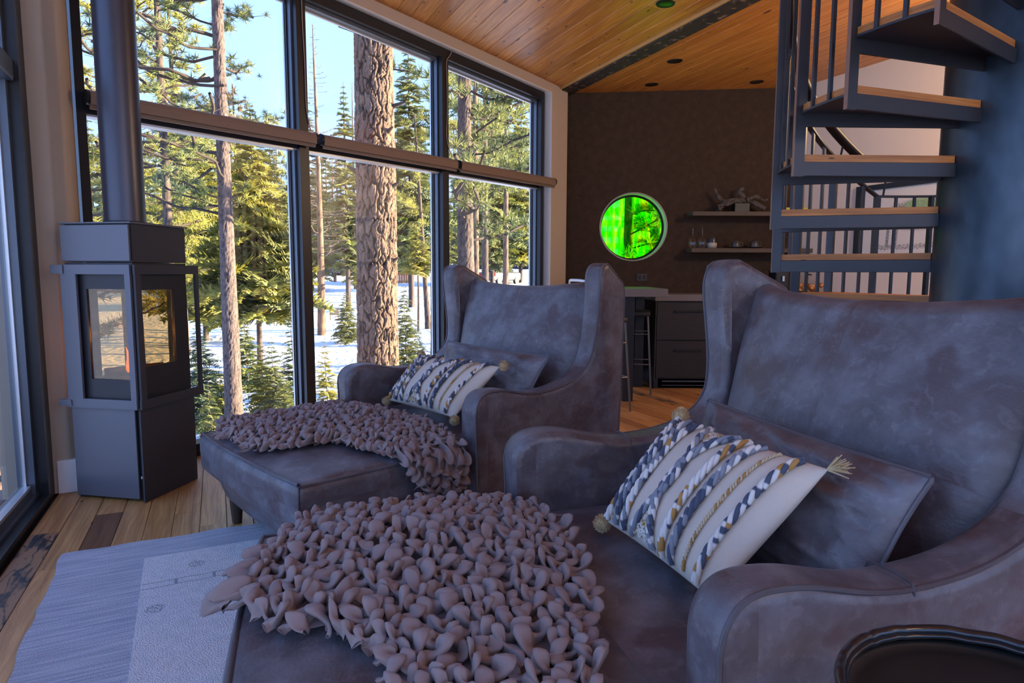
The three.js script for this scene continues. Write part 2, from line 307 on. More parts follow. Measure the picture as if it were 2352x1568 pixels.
// window wall: three bays, each a lower and an upper pane
{
  const headAt = (s) => 3.126 - 0.0523 * s;                    // ceiling line along the wall
  const wallPiece = (poly, o0, o1) => { // poly in (s, y), extruded from o0 to o1 into the room
    const n = poly.length, P = [], I = []; for (const o of [o0, o1]) for (const [s, y] of poly) { const [x, z] = WS(s, o); P.push(x, y, z); }
    const tri = THREE.ShapeUtils.triangulateShape(poly.map(([a, b]) => new THREE.Vector2(a, b)), []);
    for (const [a, b, c] of tri) { I.push(a, c, b, a + n, b + n, c + n); }
    for (let i = 0; i < n; i++) { const j = (i + 1) % n; I.push(i, j, j + n, i, j + n, i + n); }
    const g = new THREE.BufferGeometry(); g.setAttribute('position', new THREE.Float32BufferAttribute(P, 3)); g.setIndex(I); const q = g.toNonIndexed(); q.computeVertexNormals(); return boxUV(q);
  };
  const sR = 3.44, sL = -0.55, e = 0.055, rimS = 3.485;
  struct('trim_1', 'tan drywall border over and beside the big windows', wallPiece([[sL - 0.1, headAt(sL) - 0.085], [rimS, headAt(rimS) - 0.085], [rimS, -0.2], [3.75, -0.2], [3.75, 3.4], [sL - 0.1, 3.4]], -0.16, e), tanWall);
  const litReveal = std({ color: col(0.74, 0.70, 0.66), roughness: 0.6 });  // same drywall as the border, painted paler for the daylight on this edge
  struct('trim_2', 'inner edge of the drywall border around the windows, daylight painted into its pale tone', merge([wallPiece([[sL, headAt(sL) - 0.0905], [rimS - 0.004, headAt(rimS) - 0.0905], [rimS - 0.004, headAt(rimS) - 0.085], [sL, headAt(sL) - 0.085]], -0.02, e + 0.002), wallPiece([[rimS - 0.008, 0], [rimS, 0], [rimS, headAt(rimS) - 0.09], [rimS - 0.008, headAt(rimS) - 0.09]], -0.02, e + 0.002)]), litReveal);
  const bays = [[sL, 0.819], [0.819, 2.14], [2.14, sR]], mw = 0.07;
  bays.forEach(([a, b], i) => {
    const w = struct('window_' + (i + 1), ['left bay of the tall window wall behind the stove', 'middle bay of the tall window wall with the big pine trunk', 'right bay of the tall window wall beside the dark wall'][i], null);
    const l = i ? a : a + 0.045, r = b - (i < 2 ? mw : 0.05), top = (s) => headAt(s) - 0.0905, hd = 0.075;
    const fr = (nm, poly, o0, o1, m) => part(nm, wallPiece(poly, o0, o1), m, w);
    // mullion: dark face, stepped grey stops towards the glass
    fr('mullion', [[r, 0], [b, 0], [b, top(b)], [r, top(r)]], -0.05, 0, frameMat);
    fr('mullion_stop', [[r - 0.012, 0], [b - 0.004, 0], [b - 0.004, top(b)], [r - 0.012, top(r)]], -0.09, -0.05, greyFrame);
    fr('mullion_stop', [[r - 0.020, 0], [b - 0.004, 0], [b - 0.004, top(b)], [r - 0.020, top(r)]], -0.118, -0.09, frameMat);
    fr('glazing_bead', [[r - 0.026, 0.06], [r - 0.018, 0.06], [r - 0.018, top(r) - hd], [r - 0.026, top(r) - hd]], -0.124, -0.110, alu);
    if (!i) fr('jamb', [[a, 0], [l, 0], [l, top(l)], [a, top(a)]], -0.12, 0, frameMat);
    fr('head', [[l, top(l) - hd], [r, top(r) - hd], [r, top(r)], [l, top(l)]], -0.06, 0, frameMat);
    fr('head_stop', [[l, top(l) - hd - 0.022], [r, top(r) - hd - 0.022], [r, top(r) - hd], [l, top(l) - hd]], -0.12, -0.05, greyFrame);
    fr('head_bead', [[l, top(l) - hd - 0.032], [r, top(r) - hd - 0.032], [r, top(r) - hd - 0.022], [l, top(l) - hd - 0.022]], -0.124, -0.105, alu);
    fr('sill', [[l, 0], [r, 0], [r, 0.075], [l, 0.075]], -0.12, 0, frameMat);
    fr('transom', [[l, 1.945], [r, 1.945], [r, 2.005], [l, 2.005]], -0.12, -0.03, frameMat);
    fr('transom_bead', [[l, 1.934], [r, 1.934], [r, 1.945], [l, 1.945]], -0.122, -0.04, alu);
    fr('pane', [[l, 0.07], [r, 0.07], [r, 1.95], [l, 1.95]], -0.116, -0.108, paneMat);
    fr('pane', [[l, 2.0], [r, 2.0], [r, top(r) - hd], [l, top(l) - hd]], -0.116, -0.108, paneMat);
  });
  // thin cable clipped to the mullions
  const cord = std({ color: col(0.34, 0.24, 0.18), roughness: 0.7 });
  const cable = (label, pts) => single('blind_cable', label, 'cable', tube(pts.map(([s, y, o]) => { const [x, z] = WS(s, o); return V(x, y, z); }), 0.004, 60, 6), cord);
  cable('thin brown blind cable running up the right mullion', [[2.17, 2.07, 0.008], [2.115, 2.2, 0.006], [2.12, 2.45, 0.006], [2.118, 2.7, 0.006], [2.12, 2.84, 0.006], [2.15, 2.88, 0.01], [2.16, 2.93, 0.03]]);
  cable('thin brown blind cable running up the mullion nearest the stove pipe', [[0.83, 2.07, 0.006], [0.805, 2.2, 0.006], [0.80, 2.5, 0.006], [0.79, 2.8, 0.006], [0.79, 3.0, 0.006]]);
  // rolled up blinds
  const labels = ['brown rolled up blind behind the stove pipe', 'brown rolled up blind in front of the big pine trunk', 'brown rolled up blind beside the dark wall'];
  [[-0.52, 0.845], [0.875, 2.185], [2.20, 3.55]].forEach(([a, b], i) => {
    const [x, z] = WS(a, 0.045), o = thing('roller_blind', labels[i], 'blind', [x, 2.005, z], 0, 'roller blinds across the windows'), L = b - a;
    o.rotation.y = Math.atan2(-DZ, DX);
    const c = new THREE.CylinderGeometry(0.036, 0.036, L - 0.03, 28); c.rotateZ(Math.PI / 2); c.translate(L / 2, 0.008, 0); part('roll', c, blindMat, o);
    for (const sx of [0.008, L - 0.008]) { const q = new THREE.CylinderGeometry(0.038, 0.038, 0.014, 24); q.rotateZ(Math.PI / 2); q.translate(sx, 0.008, 0); part('end_cap', q, blackMetal, o); }
    part('hem_bar', box(L - 0.03, 0.024, 0.012, L / 2, -0.040, 0.012), std({ color: col(0.20, 0.13, 0.09), roughness: 0.6 }), o);
    part('cloth', box(L - 0.03, 0.035, 0.003, L / 2, -0.015, 0.034), blindMat, o);
  });
}

// sliding glass door on the left
{
  const d = struct('door_1', 'tall sliding glass door with black frame at the left', null);
  const slab = (nm, ua, ub, wa, wb, y0, y1, m) => part(nm, prism([UW(ua, wa), UW(ub, wa), UW(ub, wb), UW(ua, wb)], y0, y1), m, d);
  slab('jamb', -0.90, -0.785, -3.875, -3.75, 0, 3.25, frameMat);
  slab('jamb_stop', -0.90, -0.83, -3.75, -3.715, 0.05, 3.2, greyFrame);
  slab('glazing_bead', -0.875, -0.862, -3.715, -3.700, 0.09, 3.2, alu);
  slab('sill', -0.92, -0.785, -3.75, 2.4, -0.02, 0.035, frameMat);
  slab('sill_track', -0.865, -0.825, -3.75, 2.4, 0.035, 0.05, greyFrame);
  slab('bottom_rail', -0.90, -0.845, -3.715, 2.4, 0.035, 0.085, greyFrame);
  slab('bottom_bead', -0.878, -0.845, -3.70, 2.4, 0.085, 0.10, alu);
  slab('transom', -0.90, -0.80, -3.75, 2.4, 1.99, 2.07, frameMat);
  slab('transom_bead', -0.878, -0.80, -3.72, 2.4, 1.975, 1.99, greyFrame);
  slab('head', -0.95, -0.785, -3.87, 2.4, 3.10, 3.4, frameMat);
  for (const w of [-1.6, 0.5]) slab('mullion', -0.90, -0.80, w, w + 0.08, 0.03, 3.2, frameMat);
  slab('pane', -0.872, -0.866, -3.71, 2.4, 0.09, 1.985, paneMat);
  slab('pane', -0.872, -0.866, -3.71, 2.4, 2.07, 3.12, paneMat);
}

// recessed downlights
{
  const spots = [[1.038, -4.678, 'black recessed downlight in the boards left of the beam'], [1.397, -5.863, 'black recessed downlight just right of the dark beam'], [1.354, -6.602, 'black recessed downlight near the dark wall above the porthole'], [2.377, -6.602, 'black recessed downlight near the dark wall beside the stair posts']];
  for (const [x, z, label] of spots) {
    const u = uOf(x, z), o = thing('downlight', label, 'light', [x, ceilH(u), z], 0, 'recessed ceiling downlights'), sl = u < RU ? -0.058 : 0.03;
    o.quaternion.setFromUnitVectors(V(0, 1, 0), V(-sl * NX, 1, -sl * NZ).normalize());
    part('trim_ring', lathe([[0.044, -0.001], [0.064, -0.004], [0.066, -0.001], [0.066, 0.004], [0.044, 0.004]], 32), blackMetal, o);
    part('reflector', lathe([[0.046, -0.003], [0.034, -0.0015], [0.018, -0.001], [0.0005, -0.0008]], 32), std({ color: col(0.012, 0.013, 0.014), roughness: 0.25, metalness: 0.3 }), o);
  }
}
// ---------------------------------------------------------------- stove in the corner
{
  const st = thing('wood_stove', 'square black steel wood stove with glass doors and a round flue pipe', 'stove', [-1.93, 0, -3.30], -0.194);
  const skinLit = std({ color: col(0.13, 0.133, 0.155), roughness: 0.48, metalness: 0.25 }), skinShaded = std({ color: col(0.05, 0.051, 0.06), roughness: 0.6, metalness: 0.2 }), inner = std({ color: col(0.028, 0.028, 0.033), roughness: 0.5, metalness: 0.2 });  // one black steel in two tones: lit faces painted paler, shaded faces darker
  const glass = phy({ color: col(0.80, 0.72, 0.58), roughness: 0.03, transmission: 1, thickness: 0, ior: 1.5 });
  const H = 0.192;
  part('base', box(0.36, 0.44, 0.36, -0.006, 0.232, -0.006), inner, st);
  part('foot', box(0.30, 0.015, 0.30, 0.02, 0.0075, 0), blackMetal, st);
  part('front_panel', bar(0.352, 0.445, 0.008, 0.002).translate(-0.016, 0.2375, H - 0.004), skinLit, st);
  part('side_panel', box(0.008, 0.458, 0.384, H - 0.004, 0.231, 0), skinShaded, st);
  part('side_panel', box(0.008, 0.458, 0.375, -H + 0.004, 0.231, -0.004), skinLit, st);
  part('hinge', box(0.008, 0.012, 0.006, H - 0.014, 0.125, H - 0.004), alu, st);
  // fire chamber: floor, ceiling, four posts, door leaves with openings on each face
  part('chamber_floor', box(0.37, 0.035, 0.37, 0, 0.475, 0), inner, st);
  part('chamber_top', box(0.37, 0.03, 0.37, 0, 1.145, 0), inner, st);
  const leaf = (name, w, x0, x1, y0, y1, turn, off, m = inner) => { // leaf in local xy with an opening
    const s = new THREE.Shape([[-w / 2, 0.49], [w / 2, 0.49], [w / 2, 1.13], [-w / 2, 1.13]].map((p) => new THREE.Vector2(...p)));
    s.holes.push(new THREE.Path([[x0, y0], [x0, y1], [x1, y1], [x1, y0]].map((p) => new THREE.Vector2(...p))));
    const g = new THREE.ExtrudeGeometry(s, { depth: 0.012, bevelEnabled: false }); g.translate(0, 0, off - 0.012); g.rotateY(turn);
    const d = part(name, g, m, st); const q = box(x1 - x0, y1 - y0, 0.003, (x0 + x1) / 2, (y0 + y1) / 2, off - 0.008); q.rotateY(turn); part('glass', q, glass, d); return d;
  };
  leaf('front_door', 0.366, -0.075, 0.145, 0.60, 1.035, 0, 0.184);
  leaf('side_door', 0.366, -0.15, 0.085, 0.66, 1.03, Math.PI / 2, 0.184);
  leaf('rear_window', 0.366, -0.15, 0.15, 0.55, 1.09, Math.PI, 0.184);
  leaf('side_window', 0.366, -0.15, 0.15, 0.55, 1.09, -Math.PI / 2, 0.184);
  // raised outer frame of flat bars
  const fr = (x, y, z, w, h, d) => part('frame_bar', box(w, h, d, x, y, z), z > 0.19 ? skinLit : skinShaded, st);
  const F = H + 0.012;
  fr(-0.005, 1.128, F, 0.39, 0.045, 0.012); fr(-0.005, 0.484, F, 0.39, 0.045, 0.012);
  fr(-0.148, 0.806, F, 0.085, 0.60, 0.012); fr(0.176, 0.806, F, 0.03, 0.60, 0.012);
  part('handle_tab', box(0.07, 0.04, 0.012, -0.205, 1.128, F + 0.006), skinLit, st); part('handle_tab', box(0.07, 0.03, 0.012, -0.205, 0.484, F + 0.006), skinLit, st);
  const side = (y, z, h, d) => part('frame_bar', box(0.012, h, d, F, y, z), skinShaded, st);
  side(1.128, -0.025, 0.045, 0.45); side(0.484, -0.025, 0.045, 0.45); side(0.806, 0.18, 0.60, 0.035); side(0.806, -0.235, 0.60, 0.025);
  part('top_box', bar(0.372, 0.17, 0.010, 0.002).translate(-0.006, 1.252, H - 0.004), skinLit, st);
  part('top_box', box(0.365, 0.178, 0.365, 0, 1.252, -0.008), skinShaded, st);
  part('lid', bar(0.392, 0.008, 0.392, 0.002).translate(0, 1.346, 0), skinLit, st);
  part('flue_pipe', cyl(0.092, 0.092, 1.83, 0, 1.35, 0, 48), std({ color: col(0.075, 0.075, 0.095), roughness: 0.34, metalness: 0.55 }), st);
  part('pipe_collar', lathe([[0.092, 0], [0.098, 0], [0.098, 0.012], [0.092, 0.014]], 48).translate(0, 1.351, 0), inner, st);
  // logs and flames
  part('ash_bed', soft(0.30, 0.05, 0.30, 0.02, 8).translate(0, 0.515, 0), std({ color: col(0.03, 0.026, 0.024), roughness: 0.95 }), st);
  const log = std({ color: col(0.035, 0.024, 0.018), roughness: 0.95 });
  for (const [a, b, r] of [[[-0.12, 0.565, 0.05], [0.12, 0.57, 0.09], 0.035], [[-0.1, 0.56, -0.08], [0.13, 0.575, -0.05], 0.032], [[-0.08, 0.61, 0.10], [0.10, 0.625, -0.09], 0.03]]) part('log', rod(a, b, r, 12, r * 0.9), log, st);
  const fl = std({ color: col(0.9, 0.25, 0.03), emissive: col(1, 0.22, 0.03), emissiveIntensity: 0.55, roughness: 1 });
  for (const [x, z, h, k] of [[0.02, 0.06, 0.13, 1], [0.05, 0.03, 0.17, -1], [0.085, 0.055, 0.12, 1]]) {
    const g = lathe([[0.001, 0], [0.012, 0.012], [0.016, h * 0.25], [0.011, h * 0.55], [0.005, h * 0.82], [0.0006, h]], 14), p = g.attributes.position;
    for (let i = 0; i < p.count; i++) { const y = p.getY(i); p.setX(i, p.getX(i) + 0.012 * k * Math.sin(y * 32)); p.setZ(i, p.getZ(i) * 0.6 + 0.006 * Math.sin(y * 40)); }
    g.computeVertexNormals(); g.translate(x, 0.615, z); part('flame', g, fl, st);
  }
  const glow = new THREE.PointLight(col(1, 0.42, 0.12), 0.04, 2); glow.position.set(0.05, 0.80, 0.05); glow.castShadow = true; glow.shadow.radius = 2; st.add(glow);
}

// ---------------------------------------------------------------- kitchen end
const darkWood = std({ map: (() => { const t = tex(512, 256, (u, v) => { const g = fbm(u * 4, v * 40, 4); return mix3([0.135, 0.105, 0.085], [0.075, 0.062, 0.058], 0.5 + g); }); return t; })(), roughness: 0.5 });
const shelfMat = std({ color: col(0.062, 0.045, 0.033), roughness: 0.6 });
{
  for (const [y, label] of [[1.715, 'dark floating shelf holding the driftwood, upper of the two'], [1.352, 'dark floating shelf holding the glasses, lower of the two']]) {
    const o = thing('wall_shelf', label, 'shelf', [0, y, 0], 0, 'floating shelves on the dark wall'), a = UW(5.46, wOf(3.09, BZ));
    part('board', prism([[1.80, BZ + 0.001], [3.08, BZ + 0.001], [3.17, BZ + 0.235], [1.80, BZ + 0.235]], -0.021, 0.021, 0.002), shelfMat, o);
  }
  // base cabinet with two drawer fronts and a grille
  const c = thing('base_cabinet', 'black base cabinet with two drawers under the grey worktop', 'cabinet', [1.39, 0, -6.3]);
  part('body', box(0.60, 0.85, 0.51, 0.31, 0.427, -0.275), darkWood, c); part('end_panel', box(0.012, 0.85, 0.55, 0.0, 0.427, -0.272), darkWood, c);
  for (const [y0, y1, hy] of [[0.478, 0.842, 0.755], [0.106, 0.470, 0.375]]) { const d = part('drawer', bar(0.596, y1 - y0, 0.02, 0.002).translate(0.31, (y0 + y1) / 2, -0.008), darkWood, c); part('handle', bar(0.27, 0.014, 0.022, 0.003).translate(0.315, hy, 0.013), blackMetal, d); }
  const kick = part('toe_grille', box(0.56, 0.088, 0.02, 0.32, 0.05, -0.03), blackMetal, c); part('grille_slot', box(0.48, 0.012, 0.004, 0.32, 0.07, -0.018), greyFrame, kick); part('grille_slot', box(0.48, 0.006, 0.004, 0.32, 0.03, -0.018), greyFrame, kick);
  const c2 = thing('base_cabinet', 'black base cabinet in the corner by the pale wall', 'cabinet', [2.0, 0, -6.3]);
  part('body', box(1.0, 0.85, 0.51, 0.505, 0.427, -0.275), darkWood, c2); for (const x of [0.25, 0.75]) { const d = part('door', bar(0.49, 0.74, 0.02, 0.002).translate(x + 0.005, 0.475, -0.008), darkWood, c2); part('handle', bar(0.2, 0.014, 0.022, 0.003).translate(x, 0.78, 0.013), blackMetal, d); }
  const stone = std({ color: col(0.145, 0.13, 0.13), roughness: 0.45 });
  single('worktop', 'grey stone worktop along the dark wall', 'worktop', prism([[1.375, BZ + 0.002], [3.09, BZ + 0.002], [3.335, -6.28], [1.375, -6.28]], 0.855, 0.917, 0.003), stone);
  const b = thing('bar_table', 'raised grey bar table with a square black leg', 'table', [0, 0, 0]);
  part('top', prism([[0.45, -6.52], [1.334, -6.52], [1.334, -5.6], [0.45, -5.6]], 0.918, 0.988, 0.003), stone, b);
  for (const [x, z] of [[1.018, -5.69], [0.55, -5.69], [0.55, -6.42], [1.25, -6.42]]) part('leg', box(0.085, 0.918, 0.085, x, 0.459, z), blackMetal, b);
  const stool = (label, x, z, t) => {
    const o = thing('bar_stool', label, 'stool', [x, 0, z], t, 'bar stools at the raised table'), rod8 = (a, q, r = 0.009) => rod(a, q, r, 8);
    part('seat', soft(0.38, 0.05, 0.36, 0.024, 8).translate(0, 0.745, 0), std({ color: col(0.02, 0.02, 0.022), roughness: 0.5 }), o);
    const pts = [[0.21, 0.20], [-0.21, 0.20], [-0.21, -0.20], [0.21, -0.20]];
    for (const [a, q] of pts) part('leg', rod8([a, 0, q], [a * 0.8, 0.73, q * 0.8]), std({ color: col(0.16, 0.13, 0.11), roughness: 0.35, metalness: 0.7 }), o);
    for (const [y, k] of [[0.28, 0.92], [0.56, 0.85]]) for (let i = 0; i < 4; i++) { const [a, q] = pts[i], [e, f] = pts[(i + 1) % 4]; part('rung', rod8([a * k, y, q * k], [e * k, y, f * k], 0.006), std({ color: col(0.20, 0.19, 0.19), roughness: 0.3, metalness: 0.8 }), o); }
    part('back_post', rod8([-0.16, 0.73, 0.14], [-0.19, 1.05, 0.14]), alu, o); part('back_post', rod8([-0.16, 0.73, -0.14], [-0.19, 1.05, -0.14]), alu, o);
    part('back_rail', tube([[-0.17, 1.05, 0.17], [-0.20, 1.06, 0.1], [-0.215, 1.062, 0], [-0.20, 1.06, -0.1], [-0.17, 1.05, -0.17]], 0.012, 20, 8), alu, o);
  };
  stool('black bar stool partly hidden behind the far armchair', 0.70, -5.35, 0.35);
  stool('black bar stool tucked under the raised table near the cabinet', 1.12, -6.20, -0.2);
}
// things on the shelves and the worktop
{
  const yU = 1.736, yL = 1.373, gl = phy({ color: col(0.98, 0.98, 0.99), roughness: 0, transmission: 1, thickness: 0, ior: 1.5 });
  const glassShape = lathe([[0.036, 0], [0.044, 0.03], [0.046, 0.06], [0.038, 0.095], [0.018, 0.118], [0.0045, 0.128], [0.0042, 0.205], [0.012, 0.212], [0.036, 0.216], [0.036, 0.218], [0.0005, 0.219]], 28);
  for (const [x, z, label] of [[1.835, -6.72, 'upside-down stemmed wine glass at the left end of the lower shelf'], [1.915, -6.66, 'upside-down stemmed wine glass next to the tumbler']]) { const o = thing('wine_glass', label, 'glass', [x, yL, z], 0, 'wine glasses on the lower shelf'); part('bowl_and_stem', glassShape, gl, o); }
  const t = thing('glazed_tumbler', 'small tumbler with dark top and pale base on the lower shelf', 'tumbler', [2.03, yL, -6.7]);
  part('cup', lathe([[0.0005, 0], [0.042, 0], [0.046, 0.03], [0.046, 0.055]], 24), std({ color: col(0.42, 0.38, 0.33), roughness: 0.3 }), t); part('glaze', lathe([[0.046, 0.055], [0.043, 0.09], [0.036, 0.11], [0.032, 0.11], [0.036, 0.06]], 24), std({ color: col(0.03, 0.032, 0.05), roughness: 0.2 }), t);
  for (const [x, label] of [[2.27, 'dark upturned cup on a saucer, nearer the tumbler'], [2.46, 'dark upturned cup on a saucer, nearer the stairs']]) {
    const o = thing('cup_and_saucer', label, 'cup', [x, yL, -6.7], 0, 'dark cups on the lower shelf');
    part('saucer', lathe([[0.0005, 0.003], [0.05, 0.004], [0.078, 0.012], [0.079, 0.014], [0.05, 0.009], [0.0005, 0.008]], 28), std({ color: col(0.06, 0.058, 0.056), roughness: 0.3 }), o);
    part('cup', lathe([[0.044, 0.012], [0.046, 0.04], [0.036, 0.07], [0.022, 0.082], [0.0005, 0.083]], 24), std({ color: col(0.05, 0.05, 0.05), roughness: 0.35 }), o);
    part('cup_handle', tube([[0.042, 0.06, 0], [0.066, 0.055, 0], [0.066, 0.03, 0], [0.044, 0.025, 0]], 0.005, 14, 6), std({ color: col(0.05, 0.05, 0.05), roughness: 0.35 }), o);
  }
  // driftwood on a black block
  const d = thing('driftwood_sculpture', 'gnarled grey driftwood mounted on a black block', 'sculpture', [2.31, yU, -6.72]), F = rng(77);
  const bark = std({ color: col(0.085, 0.072, 0.062), roughness: 0.85 });
  part('stand', box(0.145, 0.085, 0.1, 0, 0.0425, 0), blackMetal, d);
  const limb = (pts, r0, r1) => { const c = new THREE.CatmullRomCurve3(pts.map((p) => V(...p))), g = new THREE.TubeGeometry(c, 36, 1, 9), p = g.attributes.position, n = g.attributes.normal; for (let i = 0; i < p.count; i++) { const s = Math.floor(i / 10) / 36, q = c.getPointAt(Math.min(1, s)), a = (i % 10) / 9 * 6.28, r = lerp(r0, r1, s) * (0.75 + 0.35 * n2(s * 9 + r0 * 90, Math.cos(a) * 1.5) + 0.3 * n2(s * 3, Math.sin(a) * 2)); p.setXYZ(i, q.x + n.getX(i) * r, q.y + n.getY(i) * r, q.z + n.getZ(i) * r); } g.computeVertexNormals(); return g; };
  part('trunk', limb([[-0.24, 0.03, 0.02], [-0.14, 0.10, 0], [0, 0.115, 0.01], [0.12, 0.10, -0.01], [0.24, 0.03, 0.02]], 0.035, 0.03), bark, d);
  part('branch', limb([[-0.16, 0.10, 0], [-0.21, 0.14, -0.01], [-0.25, 0.205, -0.02], [-0.26, 0.24, -0.02]], 0.03, 0.012), bark, d);
  part('branch', limb([[0.0, 0.11, 0], [0.01, 0.16, 0.01], [-0.02, 0.20, 0], [0.02, 0.245, 0]], 0.035, 0.022), bark, d);
  part('branch', limb([[0.05, 0.12, 0.02], [0.14, 0.155, 0.03], [0.22, 0.12, 0.02], [0.27, 0.13, 0]], 0.028, 0.012), bark, d);
  part('branch', limb([[-0.06, 0.11, 0.03], [-0.16, 0.07, 0.05], [-0.25, 0.06, 0.05]], 0.022, 0.012), bark, d);
  single('yellow_box', 'flat yellow box lying on the upper shelf behind the stair balusters', 'box', bar(0.30, 0.045, 0.14, 0.004).translate(2.86, yU + 0.0225, -6.72), std({ color: col(0.62, 0.48, 0.03), roughness: 0.5 }));
  const ol = thing('wall_outlet', 'dark wall outlet below the round window', 'outlet', [1.352, 1.078, BZ]); part('plate', bar(0.105, 0.075, 0.008, 0.002).translate(0, 0, 0.004), std({ color: col(0.045, 0.035, 0.03), roughness: 0.5 }), ol); for (const x of [-0.024, 0.024]) part('socket', box(0.03, 0.045, 0.004, x, 0, 0.0085), blackMetal, ol);
  const f = thing('kitchen_tap', 'slim chrome tap standing at the dark wall behind the chair', 'tap', [2.30, 0.917, -6.62]); const chrome = std({ color: col(0.7, 0.7, 0.72), roughness: 0.15, metalness: 1 });
  part('spout', tube([[0, 0, 0], [0, 0.2, 0], [0.01, 0.27, 0.02], [0.02, 0.285, 0.07], [0.02, 0.26, 0.11]], 0.011, 30, 10), chrome, f); part('base', cyl(0.022, 0.02, 0.03, 0, 0, 0), chrome, f); part('lever', rod([0.02, 0.06, 0], [0.07, 0.08, 0], 0.006), chrome, f);
  const k = thing('coffee_machine', 'small black coffee machine on the worktop behind the chair', 'coffee machine', [2.66, 0.917, -6.55]);
  part('body', soft(0.14, 0.24, 0.20, 0.015, 8).translate(0, 0.12, 0), blackMetal, k); part('spout', cyl(0.012, 0.012, 0.05, 0.0, 0.13, 0.115), alu, k); part('top_plate', bar(0.12, 0.01, 0.17, 0.003).translate(0, 0.245, 0), greyFrame, k); part('drip_tray', box(0.11, 0.02, 0.08, 0, 0.01, 0.135), greyFrame, k);
  const cp = thing('copper_ornament', 'copper-coloured crumpled ornament on the worktop by the pale wall', 'ornament', [2.95, 0.917, -6.45]), cpm = std({ color: col(0.52, 0.22, 0.08), roughness: 0.35, metalness: 0.5 });
  for (let i = 0; i < 11; i++) { const g = new THREE.IcosahedronGeometry(rr(0.022, 0.04, F), 1), p = g.attributes.position; for (let j = 0; j < p.count; j++) { const s = 1 + 0.35 * n3(p.getX(j) * 60 + i, p.getY(j) * 60, p.getZ(j) * 60); p.setXYZ(j, p.getX(j) * s, p.getY(j) * s, p.getZ(j) * s); } g.computeVertexNormals(); g.translate(rr(-0.12, 0.12, F), 0.04 + rr(0, 0.06, F), rr(-0.05, 0.05, F)); part('petal', g, cpm, cp); }
  single('power_cord', 'black power cord hanging on the pale wall above the copper ornament', 'cord', tube([[2.98, 1.12, -6.66], [3.03, 1.10, -6.6], [3.05, 1.02, -6.55], [3.02, 0.93, -6.5]], 0.006, 30, 6), blackMetal);
}
// framed animal sketch on the pale wall
{
  const o = thing('framed_picture', 'large black framed pencil sketch of a grazing animal on the pale wall', 'picture', [...(() => { const p = UW(5.47, -3.42); return [p[0], 1.575, p[1]]; })()]);
  o.rotation.y = Math.atan2(-NX, -NZ);                     // +z of the picture faces into the room
  const W = 1.78, Hh = 0.69, b = 0.045;
  for (const [w, h, x, y] of [[W, b, 0, Hh / 2 - b / 2], [W, b, 0, -Hh / 2 + b / 2], [b, Hh - 2 * b, -W / 2 + b / 2, 0], [b, Hh - 2 * b, W / 2 - b / 2, 0]]) part('frame', box(w, h, 0.03, x, y, 0.016), blackMetal, o);
  const art = tex(1024, 384, (u, v) => {
    const x = (u - 0.5) * 1.7, y = (v - 0.5) * 0.62, n = fbm(u * 60, v * 24, 3), base = [0.80, 0.80, 0.80];
    let ink = 0;
    const cx = -0.28, body = ((x - cx) / 0.36) ** 2 + ((y - 0.05) / 0.14) ** 2; if (body < 1.15) ink = smooth(1.15, 0.6, body) * (0.42 + 0.6 * n);
    for (const lx of [-0.56, -0.48, -0.10, -0.02]) if (Math.abs(x - lx - 0.05 * (y - 0.05)) < 0.014 + 0.05 * Math.max(0, y + 0.08) && y > -0.22 && y < 0.05) ink = Math.max(ink, 0.45 + 0.4 * n);
    const hd = ((x + 0.70) / 0.075) ** 2 + ((y - 0.10) / 0.055) ** 2; if (hd < 1) ink = Math.max(ink, 0.5 + 0.4 * n);
    if (x > -0.72 && x < 0.5 && Math.abs(y + 0.225 - 0.012 * n2(u * 40, 3)) < 0.022) ink = Math.max(ink, 0.28 + 0.5 * n);
    let c = mix3(base, [0.22, 0.24, 0.25], clamp(ink));
    const gr = ((x + 0.28) / 0.17) ** 2 + ((y - 0.14) / 0.06) ** 2; if (gr < 1) c = mix3(c, [0.52, 0.68, 0.45], 0.7 * smooth(1, 0.5, gr));
    return c;
  });
  const g = new THREE.BoxGeometry(W - 2 * b, Hh - 2 * b, 0.006); g.translate(0, 0, 0.008); part('sketch', g, std({ map: art, roughness: 0.6 }), o);
}

// ---------------------------------------------------------------- unseen warm lamps, out of view, placed to light the ceiling and pale wall
{
  const glowMat = std({ color: col(0.9, 0.8, 0.65), emissive: col(1, 0.72, 0.42), emissiveIntensity: 1.2, roughness: 0.8 });
  const lamp = (label, u, w, y, I) => {
    const [x, z] = UW(u, w), o = thing('unseen_pendant_lamp', label, 'lamp', [x, y, z], 0, 'warm globe pendants out of view'), c = ceilH(u);
    part('globe', new THREE.SphereGeometry(0.14, 32, 20), glowMat, o); part('cap', cyl(0.05, 0.04, 0.05, 0, 0.13, 0), blackMetal, o); part('cable', rod([0, 0.17, 0], [0, c - y - 0.01, 0], 0.004, 6), blackMetal, o); part('ceiling_rose', cyl(0.06, 0.06, 0.02, 0, c - y - 0.025, 0), blackMetal, o);
    const l = new THREE.PointLight(col(1, 0.70, 0.42), I, 0, 2); l.castShadow = true; l.shadow.radius = 7; o.add(l);
  };
  lamp('unseen warm globe pendant behind the viewer, placed to light the ceiling and chairs', 1.9, 1.3, 2.35, 0.9); lamp('unseen warm globe pendant right of the spiral stairs, placed to light the pale wall', 4.55, -2.2, 2.35, 2.4);
}
